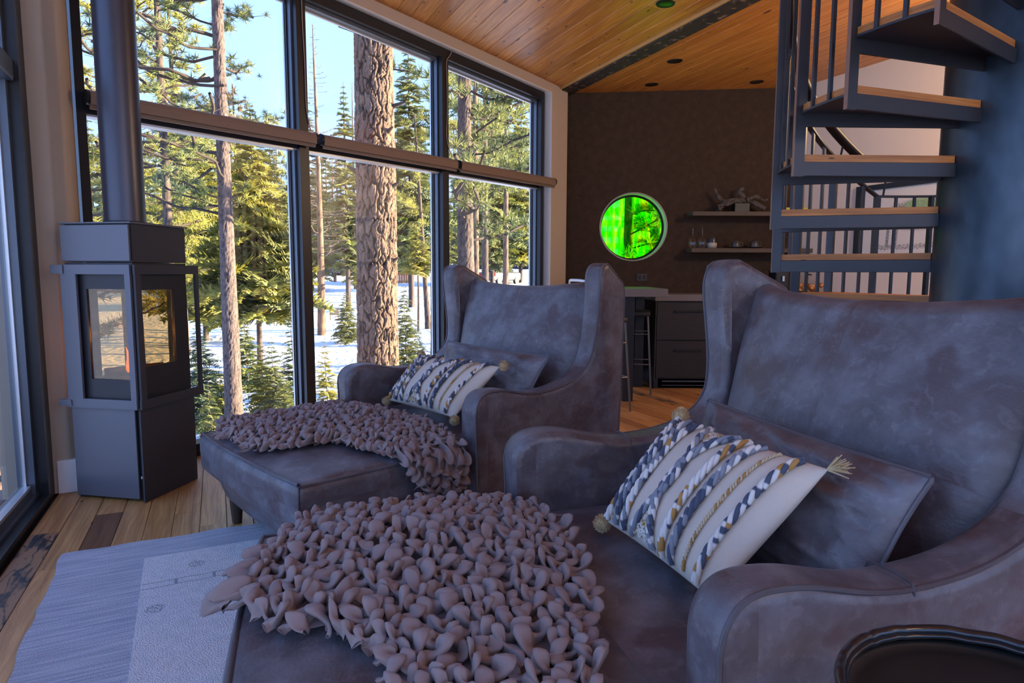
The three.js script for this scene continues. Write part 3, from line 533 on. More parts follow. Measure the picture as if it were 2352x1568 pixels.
// ---------------------------------------------------------------- spiral staircase round a steel column
{
  const X = 2.227, Z = -2.833, R = 1.035, RI = 0.356, RHO = 0.2, H0 = 0.818, PH = 4.307, DP = -0.2984;
  const s = thing('spiral_staircase', 'black steel spiral staircase with wooden treads around a dark blue steel column', 'staircase', [X, 0, Z]);
  const at = (r, ph, y) => V(r * Math.cos(ph), y, r * Math.sin(ph));
  const colTex = tex(512, 512, (u, v) => { const a = fbm(u * 6, v * 4, 4), b = fbm(u * 30, v * 22, 3); return mix3([0.30, 0.35, 0.40], [0.19, 0.24, 0.28], clamp(0.5 + 0.8 * a + 0.25 * b)); });
  const colG = new THREE.CylinderGeometry(0.357, 0.357, 3.03, 96, 1, false); colG.translate(0, 1.515, 0);
  part('column', colG, std({ map: colTex, roughness: 0.34, metalness: 0.65 }), s);
  const wedge = (r0, r1, a0, a1, y0, y1, n = 10) => { const pts = []; for (let i = 0; i <= n; i++) { const p = at(r1, lerp(a0, a1, i / n), 0); pts.push([p.x, p.z]); } for (let i = n; i >= 0; i--) { const p = at(r0, lerp(a0, a1, i / n), 0); pts.push([p.x, p.z]); } return prism(pts, y0, y1); };
  const barAlong = (a, b, w, h) => { const L = a.distanceTo(b), g = bar(L, h, w, 0.0015), d = b.clone().sub(a).normalize(), up = V(0, 1, 0), sd = d.clone().cross(up).normalize(), u2 = sd.clone().cross(d); g.applyMatrix4(new THREE.Matrix4().makeBasis(d, u2, sd).setPosition(a.clone().add(b).multiplyScalar(0.5))); return g; };
  const railY = (k) => (k > -1 ? H0 + k * RHO + 0.95 : H0 - RHO + 0.95);
  for (let k = -3; k <= 7; k++) {
    const a = PH + k * DP, b = PH + (k - 1) * DP, h = H0 + k * RHO;
    const t = new THREE.Group(); t.name = 'tread'; s.add(t);
    part('board', boxUV(wedge(RI + 0.004, R - 0.012, a + 0.004, b - 0.004, h - 0.03, h)), treadMat, t);
    part('pan', wedge(RI + 0.01, R - 0.02, a + 0.012, b - 0.012, h - 0.036, h - 0.031), steelMat, t);
    const y = h - 0.06, inA = at(RI + 0.002, a, y), outA = at(R - 0.004, a, y), inB = at(RI + 0.002, b, y), outB = at(R - 0.004, b, y);
    part('front_channel', barAlong(inA, outA, 0.010, 0.058), steelMat, t); part('rear_channel', barAlong(inB, outB, 0.010, 0.058), steelMat, t);
    const tr = []; for (let i = 0; i <= 10; i++) tr.push(lerp(a, b, i / 10));
    const band = []; for (let i = 0; i < 10; i++) band.push(barAlong(at(R - 0.008, tr[i], h - 0.034), at(R - 0.008, tr[i + 1], h - 0.034), 0.012, 0.010)); part('edge_band', merge(band), steelMat, t);
    // post at the front corner, two balusters between it and the post behind
    const top = Math.min(railY(k), 2.86), c = Math.cos(a), d = Math.sin(a), post = (r, w1, w2, m) => { const g = box(w1, top - (h - 0.092), w2); g.rotateY(-a); const p = at(r, a, (top + h - 0.092) / 2); g.translate(p.x, p.y, p.z); return g; };
    const pm = part('post', post(R - 0.006, 0.044, 0.016), steelMat, s); part('post_edge', post(R + 0.0175, 0.003, 0.0155), rustEdge, pm);
    const bolt = (yy) => { const g = new THREE.CylinderGeometry(0.007, 0.007, 0.006, 10); g.rotateX(Math.PI / 2); g.translate(0, 0, 0.009); g.rotateY(-a); const p = at(R - 0.006, a, yy); g.translate(p.x, p.y, p.z); return g; };
    part('bolt', bolt(h - 0.06), greyFrame, pm); if (h + 0.14 < top) part('bolt', bolt(h + 0.14), greyFrame, pm);
    for (const f of [0.36, 0.70]) { const ph = lerp(a, b, f), yt = Math.min(lerp(railY(k), railY(k - 1), f), 2.86), p = at(R - 0.008, ph, 0), g = box(0.014, yt - h + 0.03, 0.014); g.rotateY(-ph); g.translate(p.x, (yt + h - 0.03) / 2, p.z); part('baluster', g, steelMat, s); }
  }
  const helix = (r, off, k0, k1, w, h, name) => { const pts = []; for (let k = k0; k <= k1 + 1e-6; k += 0.1) { const y = railY(k) + off; if (y < 2.86) pts.push(at(r, PH + k * DP, y)); } const g = []; for (let i = 0; i < pts.length - 1; i++) g.push(barAlong(pts[i], pts[i + 1].clone().lerp(pts[i], -0.06), w, h)); return part(name, merge(g), steelMat, s); };
  helix(R - 0.002, 0, -4, 7, 0.034, 0.012, 'baluster_rail');
  const hp = []; for (let k = -4; k <= 5.0; k += 0.2) { const y = H0 + Math.max(k, -1) * RHO + 0.95 + 0.115; if (y < 2.86) hp.push(at(R - 0.03, PH + k * DP, y)); }
  part('handrail', tube(hp, 0.026, 160, 12), blackMetal, s);
  for (let k = -3; k <= 4; k++) { const y = railY(k - 0.1); if (y < 2.7) part('rail_strut', rod(at(R - 0.01, PH + (k - 0.1) * DP, y), at(R - 0.03, PH + (k - 0.1) * DP, y + 0.105), 0.006), steelMat, s); }
}
// ---------------------------------------------------------------- leather chaise armchairs
// local frame: x to the chair's own left as the viewer sees its near side, z towards the foot end
const SEAT = 0.415;
function makeChaise(name, label, pos, turn) {
  const o = thing(name, label, 'armchair', pos, turn, 'leather chaise armchairs');
  // base under the cushion, tapering in at the bottom
  const base = soft(0.955, 0.20, 1.50, 0.045, 16, (p) => { const t = clamp((p.y + 0.10) / 0.2); p.x *= lerp(0.94, 1, t); if (p.z > 0) p.z -= (1 - t) * 0.07; if (p.z > 0.5) p.z += 0.02 * (1 - (p.x / 0.48) ** 2); });
  base.translate(0, 0.19, -0.002); part('base', base, leather, o);
  // T-shaped seat cushion: wide foot end, narrower between the arms
  const crown = (hx, hz) => (p) => { const a = 1 - clamp(Math.abs(p.x) / hx) ** 2.5, b = 1 - clamp(Math.abs(p.z) / hz) ** 2.5; if (p.y > 0) p.y += 0.026 * a * b + 0.004 * fbm(p.x * 5 + pos[0], p.z * 5, 2) * a; else { p.x *= 0.985; } if (p.z > hz * 0.6) p.z += 0.022 * (1 - (p.x / hx) ** 2) * clamp((p.z / hz - 0.6) / 0.4); };
  const front = soft(0.985, 0.165, 0.715, 0.035, 20, crown(0.49, 0.357)); front.translate(0, SEAT - 0.0825, 0.423);
  const rear = soft(0.90, 0.165, 0.72, 0.035, 14, crown(0.45, 0.36)); rear.translate(0, SEAT - 0.084, -0.25);
  const cu = part('seat_cushion', merge([front, rear]), leather, o);
  const zf = 0.782, xw = 0.483, pip = [];
  for (let i = 0; i <= 16; i++) { const s = i / 16 * 2 - 1; pip.push(V(s * (xw - 0.012), SEAT - 0.004 + 0.002 * (1 - s * s), zf - 0.014 + 0.02 * (1 - s * s))); }
  part('piping', tube(pip, 0.0065, 64, 8), leather, cu);
  for (const s of [-1, 1]) { const q = []; for (let i = 0; i <= 8; i++) q.push(V(s * (xw + 0.002), SEAT - 0.006, lerp(zf - 0.015, 0.04, i / 8))); part('piping', tube(q, 0.006, 32, 8), leather, cu); part('corner_seam', tube([[s * (xw - 0.003), SEAT - 0.01, zf - 0.012], [s * (xw - 0.001), SEAT - 0.08, zf - 0.008], [s * (xw - 0.012), SEAT - 0.15, zf - 0.016]], 0.0035, 16, 6), leatherSeam, cu); }
  // arm and wing, one continuous upholstered side each; profile in (z, y)
  const prof = new THREE.Shape();
  const back = (z) => z - 0.13 * clamp((0.2 - z) / 0.7);
  const B6 = (a, b, c, d, e, f) => prof.bezierCurveTo(back(a), b, back(c), d, back(e), f), L2 = (a, b) => prof.lineTo(back(a), b);
  prof.moveTo(back(0.075), 0.10); L2(0.090, 0.55); B6(0.090, 0.615, 0.06, 0.645, 0.0, 0.645);
  B6(-0.08, 0.645, -0.12, 0.608, -0.22, 0.606); B6(-0.34, 0.606, -0.465, 0.635, -0.505, 0.735);
  B6(-0.535, 0.82, -0.515, 0.99, -0.512, 1.07); B6(-0.510, 1.13, -0.535, 1.172, -0.590, 1.166);
  L2(-0.735, 1.085); B6(-0.76, 1.07, -0.765, 1.05, -0.765, 1.00); L2(-0.745, 0.10); prof.closePath();
  const flare = (p, s) => { const k = smooth(0.62, 1.10, p.y) * smooth(-0.89, -0.63, p.z); p.x += s * (0.045 * k); const f = smooth(0.0, 0.09, p.z) * smooth(0.35, 0.6, p.y); p.x += s * 0.012 * f; if (p.y < 0.3) p.x -= s * 0.012 * (1 - p.y / 0.3); };
  for (const s of [1, -1]) {
    const g = new THREE.ExtrudeGeometry(prof, { depth: 0.052, bevelEnabled: true, bevelSize: 0.026, bevelThickness: 0.028, bevelOffset: -0.026, bevelSegments: 5, curveSegments: 16 });
    g.rotateY(-Math.PI / 2); // shape x -> z, extrusion -> -x
    g.translate(0.052 + 0.028, 0, 0); g.translate(-0.054, 0, 0);
    const p = g.attributes.position, q = V(), cx = s * 0.50; for (let i = 0; i < p.count; i++) { q.fromBufferAttribute(p, i); q.x += cx; flare(q, s); p.setXYZ(i, q.x, q.y, q.z); }
    g.deleteAttribute('normal'); g.deleteAttribute('uv'); const m = mergeVertices(g, 1e-4); m.computeVertexNormals();
    const arm = part('arm', boxUV(creased(m, 0.9)), leather, o);
    // piping along the outer edge of the profile
    const pp = prof.getPoints(16).filter(([x], i) => true), line = []; for (const t of pp) { if (t.y < 0.11 && t.x > -0.5) { line.push(V(s * 0.549, t.y, t.x - 0.004)); continue; } const v = V(s * (0.50 + 0.046), t.y - (t.x > -0.62 || t.y > 1.0 ? 0.005 : 0), t.x - (t.x > -0.66 ? 0.004 : -0.004)); flare(v, s); line.push(v); }
    part('piping', tube(line.slice(0, -1), 0.0048, 140, 6), leather, arm);
    const seam = []; for (let i = 0; i <= 8; i++) { const t = i / 8 * Math.PI; seam.push(V(s * (0.50 + 0.05 * Math.cos(t)), 0.603 + 0.012 * Math.sin(t) - (t < 0.1 || t > 3.04 ? 0.05 : 0), -0.31)); } part('seam', tube(seam, 0.0026, 30, 5), leather, arm);
  }
  // inner back: curved cushion, top edge dips in the middle
  const nS = 28, prof2 = []; for (let i = 0; i <= 34; i++) { const t = i / 34; prof2.push(t); }
  const P = [], idx = [], nT = prof2.length;
  for (let a = 0; a <= nS; a++) {
    const s = a / nS * 2 - 1, top = 1.052 + 0.045 * s * s;
    for (let b = 0; b < nT; b++) {
      const t = prof2[b]; let y, z; const fz = (yy) => -0.51 - 0.20 * Math.pow(clamp((yy - 0.36) / 0.70), 1.1) - 0.10 * Math.abs(s) ** 6 + 0.028 * (1 - s * s) * Math.sin(Math.PI * clamp((yy - 0.36) / 0.66));
      if (t < 0.68) { y = lerp(0.33, top - 0.045, t / 0.68); z = fz(y); }
      else { const k = (t - 0.68) / 0.32 * Math.PI, zc = fz(top - 0.045) - 0.055; y = top - 0.045 + 0.045 * Math.sin(k); z = zc + 0.055 * Math.cos(k); if (k > 2.9) y -= 0.25; }
      P.push(s * (0.475 + 0.05 * smooth(0.55, 1.05, y)), y, z);
    }
  }
  for (let a = 0; a < nS; a++) for (let b = 0; b < nT - 1; b++) { const i = a * nT + b, j = i + nT; idx.push(i, j, i + 1, j, j + 1, i + 1); }
  const bg = new THREE.BufferGeometry(); bg.setAttribute('position', new THREE.Float32BufferAttribute(P, 3)); bg.setIndex(idx); bg.computeVertexNormals(); part('backrest', planeUV(bg), leather, o);
  part('back_panel', soft(0.92, 0.92, 0.05, 0.02, 8).translate(0, 0.56, -0.845), leather, o);
  const legM = std({ color: col(0.05, 0.03, 0.02), roughness: 0.5 });
  for (const [x, z] of [[0.40, 0.66], [-0.40, 0.66], [0.44, -0.78], [-0.44, -0.78]]) { const g = new THREE.CylinderGeometry(0.032, 0.022, 0.11, 4); g.rotateY(Math.PI / 4); g.translate(x, 0.055, z); part('leg', g, legM, o); }
  return o;
}
function planeUV(g) { const p = g.attributes.position, uv = new Float32Array(p.count * 2); for (let i = 0; i < p.count; i++) { uv[2 * i] = p.getX(i); uv[2 * i + 1] = p.getY(i) - p.getZ(i) * 0.5; } g.setAttribute('uv', new THREE.BufferAttribute(uv, 2)); return g; }
// smooth normals that split where faces meet at more than the given angle
function creased(m, ang) {
  const g = m.toNonIndexed(), p = g.attributes.position, n = p.count, fn = [], key = (i) => Math.round(p.getX(i) * 5e3) + '_' + Math.round(p.getY(i) * 5e3) + '_' + Math.round(p.getZ(i) * 5e3), map = new Map(), a = V(), b = V(), c = V();
  for (let i = 0; i < n; i += 3) { a.fromBufferAttribute(p, i); b.fromBufferAttribute(p, i + 1); c.fromBufferAttribute(p, i + 2); fn.push(b.clone().sub(a).cross(c.clone().sub(a))); for (let k = 0; k < 3; k++) { const q = key(i + k); (map.get(q) ?? map.set(q, []).get(q)).push(i / 3); } }
  const N = new Float32Array(n * 3), ca = Math.cos(ang);
  for (let i = 0; i < n; i++) { const f = fn[Math.floor(i / 3)], fu = f.clone().normalize(), s = V(); for (const k of map.get(key(i))) { const g2 = fn[k]; if (g2.clone().normalize().dot(fu) > ca) s.add(g2); } s.normalize(); N.set([s.x, s.y, s.z], i * 3); }
  g.setAttribute('normal', new THREE.BufferAttribute(N, 3)); return g;
}
const FAR = { pos: [-0.475, 0, -2.989], turn: -46.8 * Math.PI / 180 }, NEAR = { pos: [0.207, 0, -1.463], turn: -72.7 * Math.PI / 180 };
makeChaise('chaise_armchair', 'dark grey leather wingback chaise nearer the stove and windows', FAR.pos, FAR.turn);
makeChaise('chaise_armchair', 'dark grey leather wingback chaise in the foreground by the round table', NEAR.pos, NEAR.turn);
const toWorld = (C, q) => V(q[0], q[1], q[2]).applyAxisAngle(V(0, 1, 0), C.turn).add(V(...C.pos));

// ---------------------------------------------------------------- cushions
// corners BL, BR, TL, TR in the chair's frame; returns geometry and a map onto its front face
function pillow(c, T, sag = 0.05, n = 26, wr = 0, seed = 0) {
  const [BL, BR, TL, TR] = c.map((q) => V(...q)), nor = BR.clone().sub(BL).cross(TL.clone().sub(BL)).normalize();
  const flat = (s, t) => { const s2 = s * (1 - sag * (1 - t * t)), t2 = t * (1 - sag * (1 - s * s)); const a = BL.clone().lerp(BR, (s2 + 1) / 2), b = TL.clone().lerp(TR, (s2 + 1) / 2); return a.lerp(b, (t2 + 1) / 2); };
  const th = (s, t) => T * Math.pow(Math.max(0, (1 - Math.abs(s) ** 2.6) * (1 - Math.abs(t) ** 2.6)), 0.55);
  const front = (s, t, lift = 0) => flat(s, t).addScaledVector(nor, th(s, t) + lift + wr * th(s, t) / T * fbm(s * 2.2 + seed, t * 3.1, 3));
  const back = (s, t) => flat(s, t).addScaledVector(nor, -th(s, t));
  const P = [], I = [], e = (i) => Math.sin((i / n * 2 - 1) * Math.PI / 2);
  for (const f of [front, back]) for (let i = 0; i <= n; i++) for (let j = 0; j <= n; j++) { const p = f(e(i), e(j)); P.push(p.x, p.y, p.z); }
  const m = (n + 1) * (n + 1); for (let i = 0; i < n; i++) for (let j = 0; j < n; j++) { const a = i * (n + 1) + j, b = a + n + 1; I.push(a, b, a + 1, b, b + 1, a + 1, m + a, m + a + 1, m + b, m + b, m + a + 1, m + b + 1); }
  const g = new THREE.BufferGeometry(); g.setAttribute('position', new THREE.Float32BufferAttribute(P, 3)); g.setIndex(I); const w = mergeVertices(g, 1e-5); w.computeVertexNormals();
  return { geo: planeUV(w), front, flat, nor };
}
function leatherPillow(C, c, label) {
  const o = thing('leather_cushion', label, 'cushion', C.pos, C.turn, 'leather lumbar cushions'), p = pillow(c, 0.075, 0.045, 30, 0.035, C.pos[0] * 7);
  part('cover', p.geo, leather, o);
  const edge = []; for (let i = 0; i < 80; i++) { const k = Math.floor(i / 20), f = Math.sin(((i % 20) / 20 * 2 - 1) * Math.PI / 2), q = k === 0 ? [f, -1] : k === 1 ? [1, f] : k === 2 ? [-f, 1] : [-1, -f]; edge.push(p.flat(...q)); }
  part('piping', tube(edge, 0.0055, 240, 7, true), leather, o);
}
leatherPillow(FAR, [[-0.29, 0.46, -0.335], [0.40, 0.46, -0.335], [-0.29, 0.752, -0.45], [0.462, 0.738, -0.45]], 'dark leather lumbar cushion on the chaise nearer the stove');
leatherPillow(NEAR, [[-0.24, 0.46, -0.335], [0.42, 0.46, -0.335], [-0.25, 0.762, -0.45], [0.455, 0.75, -0.45]], 'dark leather lumbar cushion on the foreground chaise');

const cream = std({ color: col(0.60, 0.52, 0.44), roughness: 0.95, bumpMap: fabricBump, bumpScale: 0.0008 }); fabricBump.repeat.set(14, 14);
const yarn = std({ vertexColors: true, roughness: 0.95 });
const YC = { w: [0.62, 0.60, 0.58], b: [0.06, 0.075, 0.12], g: [0.20, 0.22, 0.27], t: [0.40, 0.21, 0.06], c: [0.52, 0.42, 0.28] };
// twisted cord laid on a surface: two or three strands, dyed in stretches
function cord(f, n, rad, strand, turns, palette, F, strands = 2) {
  const parts = [];
  for (let k = 0; k < strands; k++) {
    const pts = [], C = []; let cc = YC[palette[Math.floor(F() * palette.length)]], left = 0;
    for (let i = 0; i <= n; i++) {
      const t = i / n, a = t * turns * 6.283 + k * 6.283 / strands, p = f(t, 0), q = f(Math.min(1, t + 0.01), 0), d = q.clone().sub(f(Math.max(0, t - 0.01), 0)).normalize(), up = f(t, 1).sub(p).normalize(), sd = d.clone().cross(up);
      pts.push(p.addScaledVector(up, rad + strand + rad * Math.sin(a)).addScaledVector(sd, rad * 1.25 * Math.cos(a)));
      if (left-- <= 0) { cc = YC[palette[Math.floor(F() * palette.length)]]; left = 2 + Math.floor(F() * 7); } C.push(cc);
    }
    const cv = new THREE.CatmullRomCurve3(pts), seg = n, g = new THREE.TubeGeometry(cv, seg, strand, 6), N = g.attributes.position.count, c = new Float32Array(N * 3);
    for (let i = 0; i < N; i++) { const s = Math.floor(i / 7); c.set(C[Math.min(n, s)], i * 3); }
    g.setAttribute('color', new THREE.BufferAttribute(c, 3)); parts.push(g);
  }
  return merge(parts);
}
function pompom(r, seed) {
  const F = rng(seed), P = [], N = 420;
  for (let i = 0; i < N; i++) { const y = 1 - 2 * (i + 0.5) / N, a = i * 2.39996 + 0.3 * F(), q = Math.sqrt(1 - y * y), d = V(q * Math.cos(a), y + 0.12 * (F() - 0.5), q * Math.sin(a)).normalize(), L = r * rr(0.86, 1.1, F), u = d.clone().cross(V(0.3, 0.9, 0.2)).normalize().multiplyScalar(r * 0.055), w = d.clone().cross(u).setLength(r * 0.055), A0 = d.clone().multiplyScalar(r * 0.55), B0 = d.clone().multiplyScalar(L); const tri = (a1, b1, c1) => P.push(a1.x, a1.y, a1.z, b1.x, b1.y, b1.z, c1.x, c1.y, c1.z); tri(A0.clone().add(u), B0.clone().addScaledVector(u, 0.7), A0.clone().sub(u)); tri(A0.clone().sub(u), B0.clone().addScaledVector(u, 0.7), B0.clone().addScaledVector(u, -0.7)); tri(A0.clone().add(w), B0.clone().addScaledVector(w, 0.7), A0.clone().sub(w)); }
  const g = new THREE.BufferGeometry(); g.setAttribute('position', new THREE.Float32BufferAttribute(P, 3)); g.computeVertexNormals();
  const s = new THREE.IcosahedronGeometry(r * 0.78, 3); s.deleteAttribute('uv'); return merge([g, s]);
}
const pomMat = std({ color: col(0.52, 0.38, 0.21), roughness: 1, side: THREE.DoubleSide });
function patternPillow(C, c, label, seed, tassel) {
  const o = thing('braided_pillow', label, 'cushion', C.pos, C.turn, 'cream pillows with braided cords'), F = rng(seed), p = pillow(c, 0.07, 0.03, 30);
  const W = V(...c[0]).distanceTo(V(...c[1])), H = V(...c[0]).distanceTo(V(...c[2]));
  part('cover', p.geo, cream, o);
  const line = (s0, t0, s1, t1, bow = 0) => (t, lift) => p.front(lerp(s0, s1, t) + bow * Math.sin(Math.PI * t), lerp(t0, t1, t), lift * 0.01);
  const thick = (fn, pal) => part('braid', cord(fn, 110, 0.0042, 0.0056, 5, pal, F, 3), yarn, o);
  const thin = (fn) => part('stitched_chain', cord(fn, 80, 0.0026, 0.0024, 20, ['t', 'c', 'c'], F, 2), yarn, o);
  const all = ['w', 'w', 'b', 'g', 'w', 't', 'b'];
  thick(line(-0.95, -0.97, -0.95, 0.97), all); thin(line(-0.83, -0.95, -0.83, 0.95)); thick(line(-0.70, -0.97, -0.68, 0.97), ['g', 'b', 'w', 'g']); thick(line(-0.50, -0.97, -0.50, 0.97), all);
  // crossing pair in the middle with looped filling
  thick(line(-0.32, -0.97, -0.32, 0.97, 0.26), ['g', 'b', 'w', 'g']); thick(line(0.10, -0.97, 0.10, 0.97, -0.21), ['g', 'b', 'w', 'g']);
  const loops = []; for (let i = 0; i < 70; i++) { const t = (F() < 0.5 ? -1 : 1) * Math.sqrt(rr(0.05, 0.92, F)), hw = 0.19 * (1 - Math.sin(Math.PI * (t + 1) / 2)) + 0.01, mid = -0.11; if (hw < 0.03) continue; const a = mid - hw * 0.95, b = mid + hw * 0.95; loops.push(cord((q, l) => p.front(lerp(a, b, q), t * 0.96 + 0.02 * Math.sin(q * 20 + i), l * 0.01), 22, 0.0016, 0.0022, 3, ['c', 'w', 'c', 't', 'w'], F, 1)); }
  part('looped_filling', merge(loops), yarn, o);
  thick(line(0.27, -0.97, 0.24, 0.97), ['w', 'w', 'w', 't', 'b']); thick(line(0.44, -0.97, 0.42, 0.97), ['g', 'b', 'b', 'w']); thin(line(0.62, -0.95, 0.61, 0.95)); thick(line(0.82, -0.97, 0.82, 0.97), ['w', 'w', 'w', 't', 'b', 'b']);
  const up = p.nor;
  [[-1, -1], [1, -1], [-1, 1], [1, 1]].forEach(([s, t], i) => {
    const e = p.flat(s, t), out = e.clone().sub(p.flat(0, 0)).normalize();
    if (i === tassel) { const g = []; for (let k = 0; k < 26; k++) { const d = out.clone().add(V(rr(-0.55, 0.55, F), rr(-0.5, 0.5, F), rr(-0.5, 0.5, F))).normalize(); g.push(rod(e.clone().addScaledVector(out, -0.004), e.clone().addScaledVector(d, rr(0.03, 0.05, F)), 0.0022, 5, 0.001)); } part('tassel', merge(g), pomMat, o); return; }
    const m = pompom(0.024, seed + i); const q = e.clone().addScaledVector(out, 0.018); if (t < 0) q.y = Math.max(q.y, SEAT + 0.052); m.translate(q.x, q.y, q.z); part('pompom', m, pomMat, o);
  });
}
patternPillow(FAR, [[-0.30, 0.475, -0.08], [0.24, 0.475, -0.07], [-0.283, 0.685, -0.275], [0.325, 0.695, -0.275]], 'cream pillow with braided blue cords on the chaise nearer the stove', 31, -1);
patternPillow(NEAR, [[-0.16, 0.475, -0.095], [0.27, 0.475, -0.115], [-0.19, 0.725, -0.325], [0.337, 0.742, -0.325]], 'cream pillow with braided blue cords on the foreground chaise', 57, 3);

// ---------------------------------------------------------------- ruffled throws
const inside = (poly, x, y) => { let r = false; for (let i = 0, j = poly.length - 1; i < poly.length; j = i++) { const [a, b] = poly[i], [c, d] = poly[j]; if ((b > y) !== (d > y) && x < (c - a) * (y - b) / (d - b) + a) r = !r; } return r; };
function throwBlanket(C, poly, label, opt) {
  const o = thing('ruffled_throw', label, 'throw', C.pos, C.turn, 'ruffled throws on the chaises'), F = rng(opt.seed);
  const XE = 0.47, ZE = 0.765, r = 0.045, top = (x, z) => SEAT + 0.012 + 0.022 * (1 - clamp(Math.abs(x) / 0.49) ** 2.5) * (1 - clamp(Math.abs(z - 0.42) / 0.36) ** 2.5) + (opt.heap ? opt.heap(x, z) : 0);
  const S = (x, z) => {
    let y = top(clamp(x, -XE, XE), Math.min(z, ZE)), p = V(x, y, z), n = V(0, 1, 0);
    const fold = (over, sx, sz) => { const th = Math.min(over / r, Math.PI / 2), out = r * Math.sin(th) + 0.012 * Math.min(1, over / 0.03), dn = r * (1 - Math.cos(th)) + Math.max(0, over - r * Math.PI / 2); if (sx) p.x = sx * (XE + out); else p.z = ZE + out; p.y -= dn; n.set(sx * Math.sin(th), Math.cos(th), sz * Math.sin(th)); };
    if (Math.abs(x) > XE) fold(Math.abs(x) - XE, Math.sign(x), 0); else if (z > ZE) fold(z - ZE, 0, 1);
    return { p, n: n.normalize() };
  };
  // backing cloth
  const B = [], st = 0.02; let x0 = 9, x1 = -9, z0 = 9, z1 = -9; for (const [x, z] of poly) { x0 = Math.min(x0, x); x1 = Math.max(x1, x); z0 = Math.min(z0, z); z1 = Math.max(z1, z); }
  const mx = (x0 + x1) / 2, mz = (z0 + z1) / 2;
  for (let x = x0; x < x1; x += st) for (let z = z0; z < z1; z += st) if (inside(poly, mx + (x + st / 2 - mx) * 1.08, mz + (z + st / 2 - mz) * 1.08)) { const q = [[x, z], [x + st, z], [x + st, z + st], [x, z + st]].map(([a, b]) => { const s = S(a, b); return s.p.addScaledVector(s.n, 0.008); }); for (const k of [0, 2, 1, 0, 3, 2]) B.push(q[k].x, q[k].y, q[k].z); }
  const bg = new THREE.BufferGeometry(); bg.setAttribute('position', new THREE.Float32BufferAttribute(B, 3)); const bm = mergeVertices(bg, 1e-5); bm.computeVertexNormals(); part('backing', bm, opt.mat, o);
  // gathered ruffles: meandering folded ribbons in rows
  const ca = Math.cos(opt.dir), sa = Math.sin(opt.dir), pitch = opt.pitch, R2 = 1.6;
  const P = [], I = [];
  // cross-section of the folded ribbon: half width and height share; the foot runs nearly straight, the free edge swings wide
  const prof = [[-0.0030, 0], [-0.0055, 0.25], [-0.0085, 0.52], [-0.0105, 0.76], [-0.0085, 0.93], [0, 1.0], [0.0085, 0.93], [0.0105, 0.76], [0.0085, 0.52], [0.0055, 0.25], [0.0030, 0]], K = prof.length;
  for (let c = -R2; c < R2; c += pitch) {
    let ph = F() * 6.28, run = [], amp = rr(0.85, 1.2, F), lam = opt.lam * rr(0.9, 1.15, F), tl = 0, ta = amp, hs = F() * 60;
    const flush = () => {
      const n = run.length;
      if (n > 14) {
        const base = P.length / 3;
        run.forEach(([t, p0, am, dph, lm], i) => {
          const end = smooth(0, 1, Math.min(1, Math.min(i, n - 1 - i) / 7)), h = opt.h * (0.86 + 0.30 * n2(t * 14 + hs, c * 9) + 0.16 * n2(t * 37, c * 31)) * (0.35 + 0.65 * end) * (0.52 + 0.52 * Math.sin(p0) ** 2), fat = opt.fat * (0.7 + 0.55 * Math.sin(p0) ** 2) * (1 + 0.28 * n2(t * 16, c * 13 + 3)) * (0.45 + 0.55 * end), lean = 0.35 * n2(t * 5 + 7, c * 6) ;
          for (const [w, y] of prof) {
            const e = 0.22 + 0.78 * Math.pow(y, 0.8), A1 = opt.amp * am * e, L1 = opt.loop * e, dt = 1 - 2 * L1 * Math.cos(2 * p0) * dph, dc = A1 * Math.cos(p0) * dph, q = Math.hypot(dt, dc), al = t - L1 * Math.sin(2 * p0) - w * fat * dc / q, ac = c + lm + A1 * (Math.sin(p0) + lean * y) + w * fat * dt / q, x3 = al * ca - ac * sa, z3 = al * sa + ac * ca, s2 = S(x3 + 0.013 * n2(x3 * 9 + 5, z3 * 9), z3 + 0.013 * n2(x3 * 9 + 40, z3 * 9));
            s2.p.addScaledVector(s2.n, 0.005 + y * h * (1 - 0.12 * Math.abs(Math.sin(p0)) * y)); P.push(s2.p.x, s2.p.y, s2.p.z);
          }
        });
        for (let i = 0; i < n - 1; i++) for (let k = 0; k < K - 1; k++) { const a = base + i * K + k, b = a + K; I.push(a, a + 1, b, b, a + 1, b + 1); }
      }
      run = [];
    };
    const step = 0.0034;
    for (let t = -R2; t < R2; t += step) {
      if (F() < 0.035) { tl = opt.lam * rr(0.7, 1.4, F); ta = rr(0.7, 1.3, F); } if (tl) lam += (tl - lam) * 0.06; amp += (ta - amp) * 0.06;
      const dph = 6.283 / lam; ph += dph * step;
      const lm = 0.012 * n2(t * 4, c * 9), x = t * ca - (c + lm) * sa, z = t * sa + (c + lm) * ca;
      if (inside(poly, x, z)) run.push([t, ph, amp, dph, lm]); else flush();
    }
    flush();
  }
  const g = new THREE.BufferGeometry(); g.setAttribute('position', new THREE.Float32BufferAttribute(P, 3)); g.setIndex(I); g.computeVertexNormals();
  const m = part('ruffles', g, opt.mat, o); m.userData = { kind: 'stuff', label: 'rows of gathered ruffles' };
}
const throwMat = phy({ color: col(0.25, 0.185, 0.178), roughness: 0.85, sheen: 0.6, sheenColor: col(0.40, 0.36, 0.38), sheenRoughness: 0.5, side: THREE.DoubleSide });
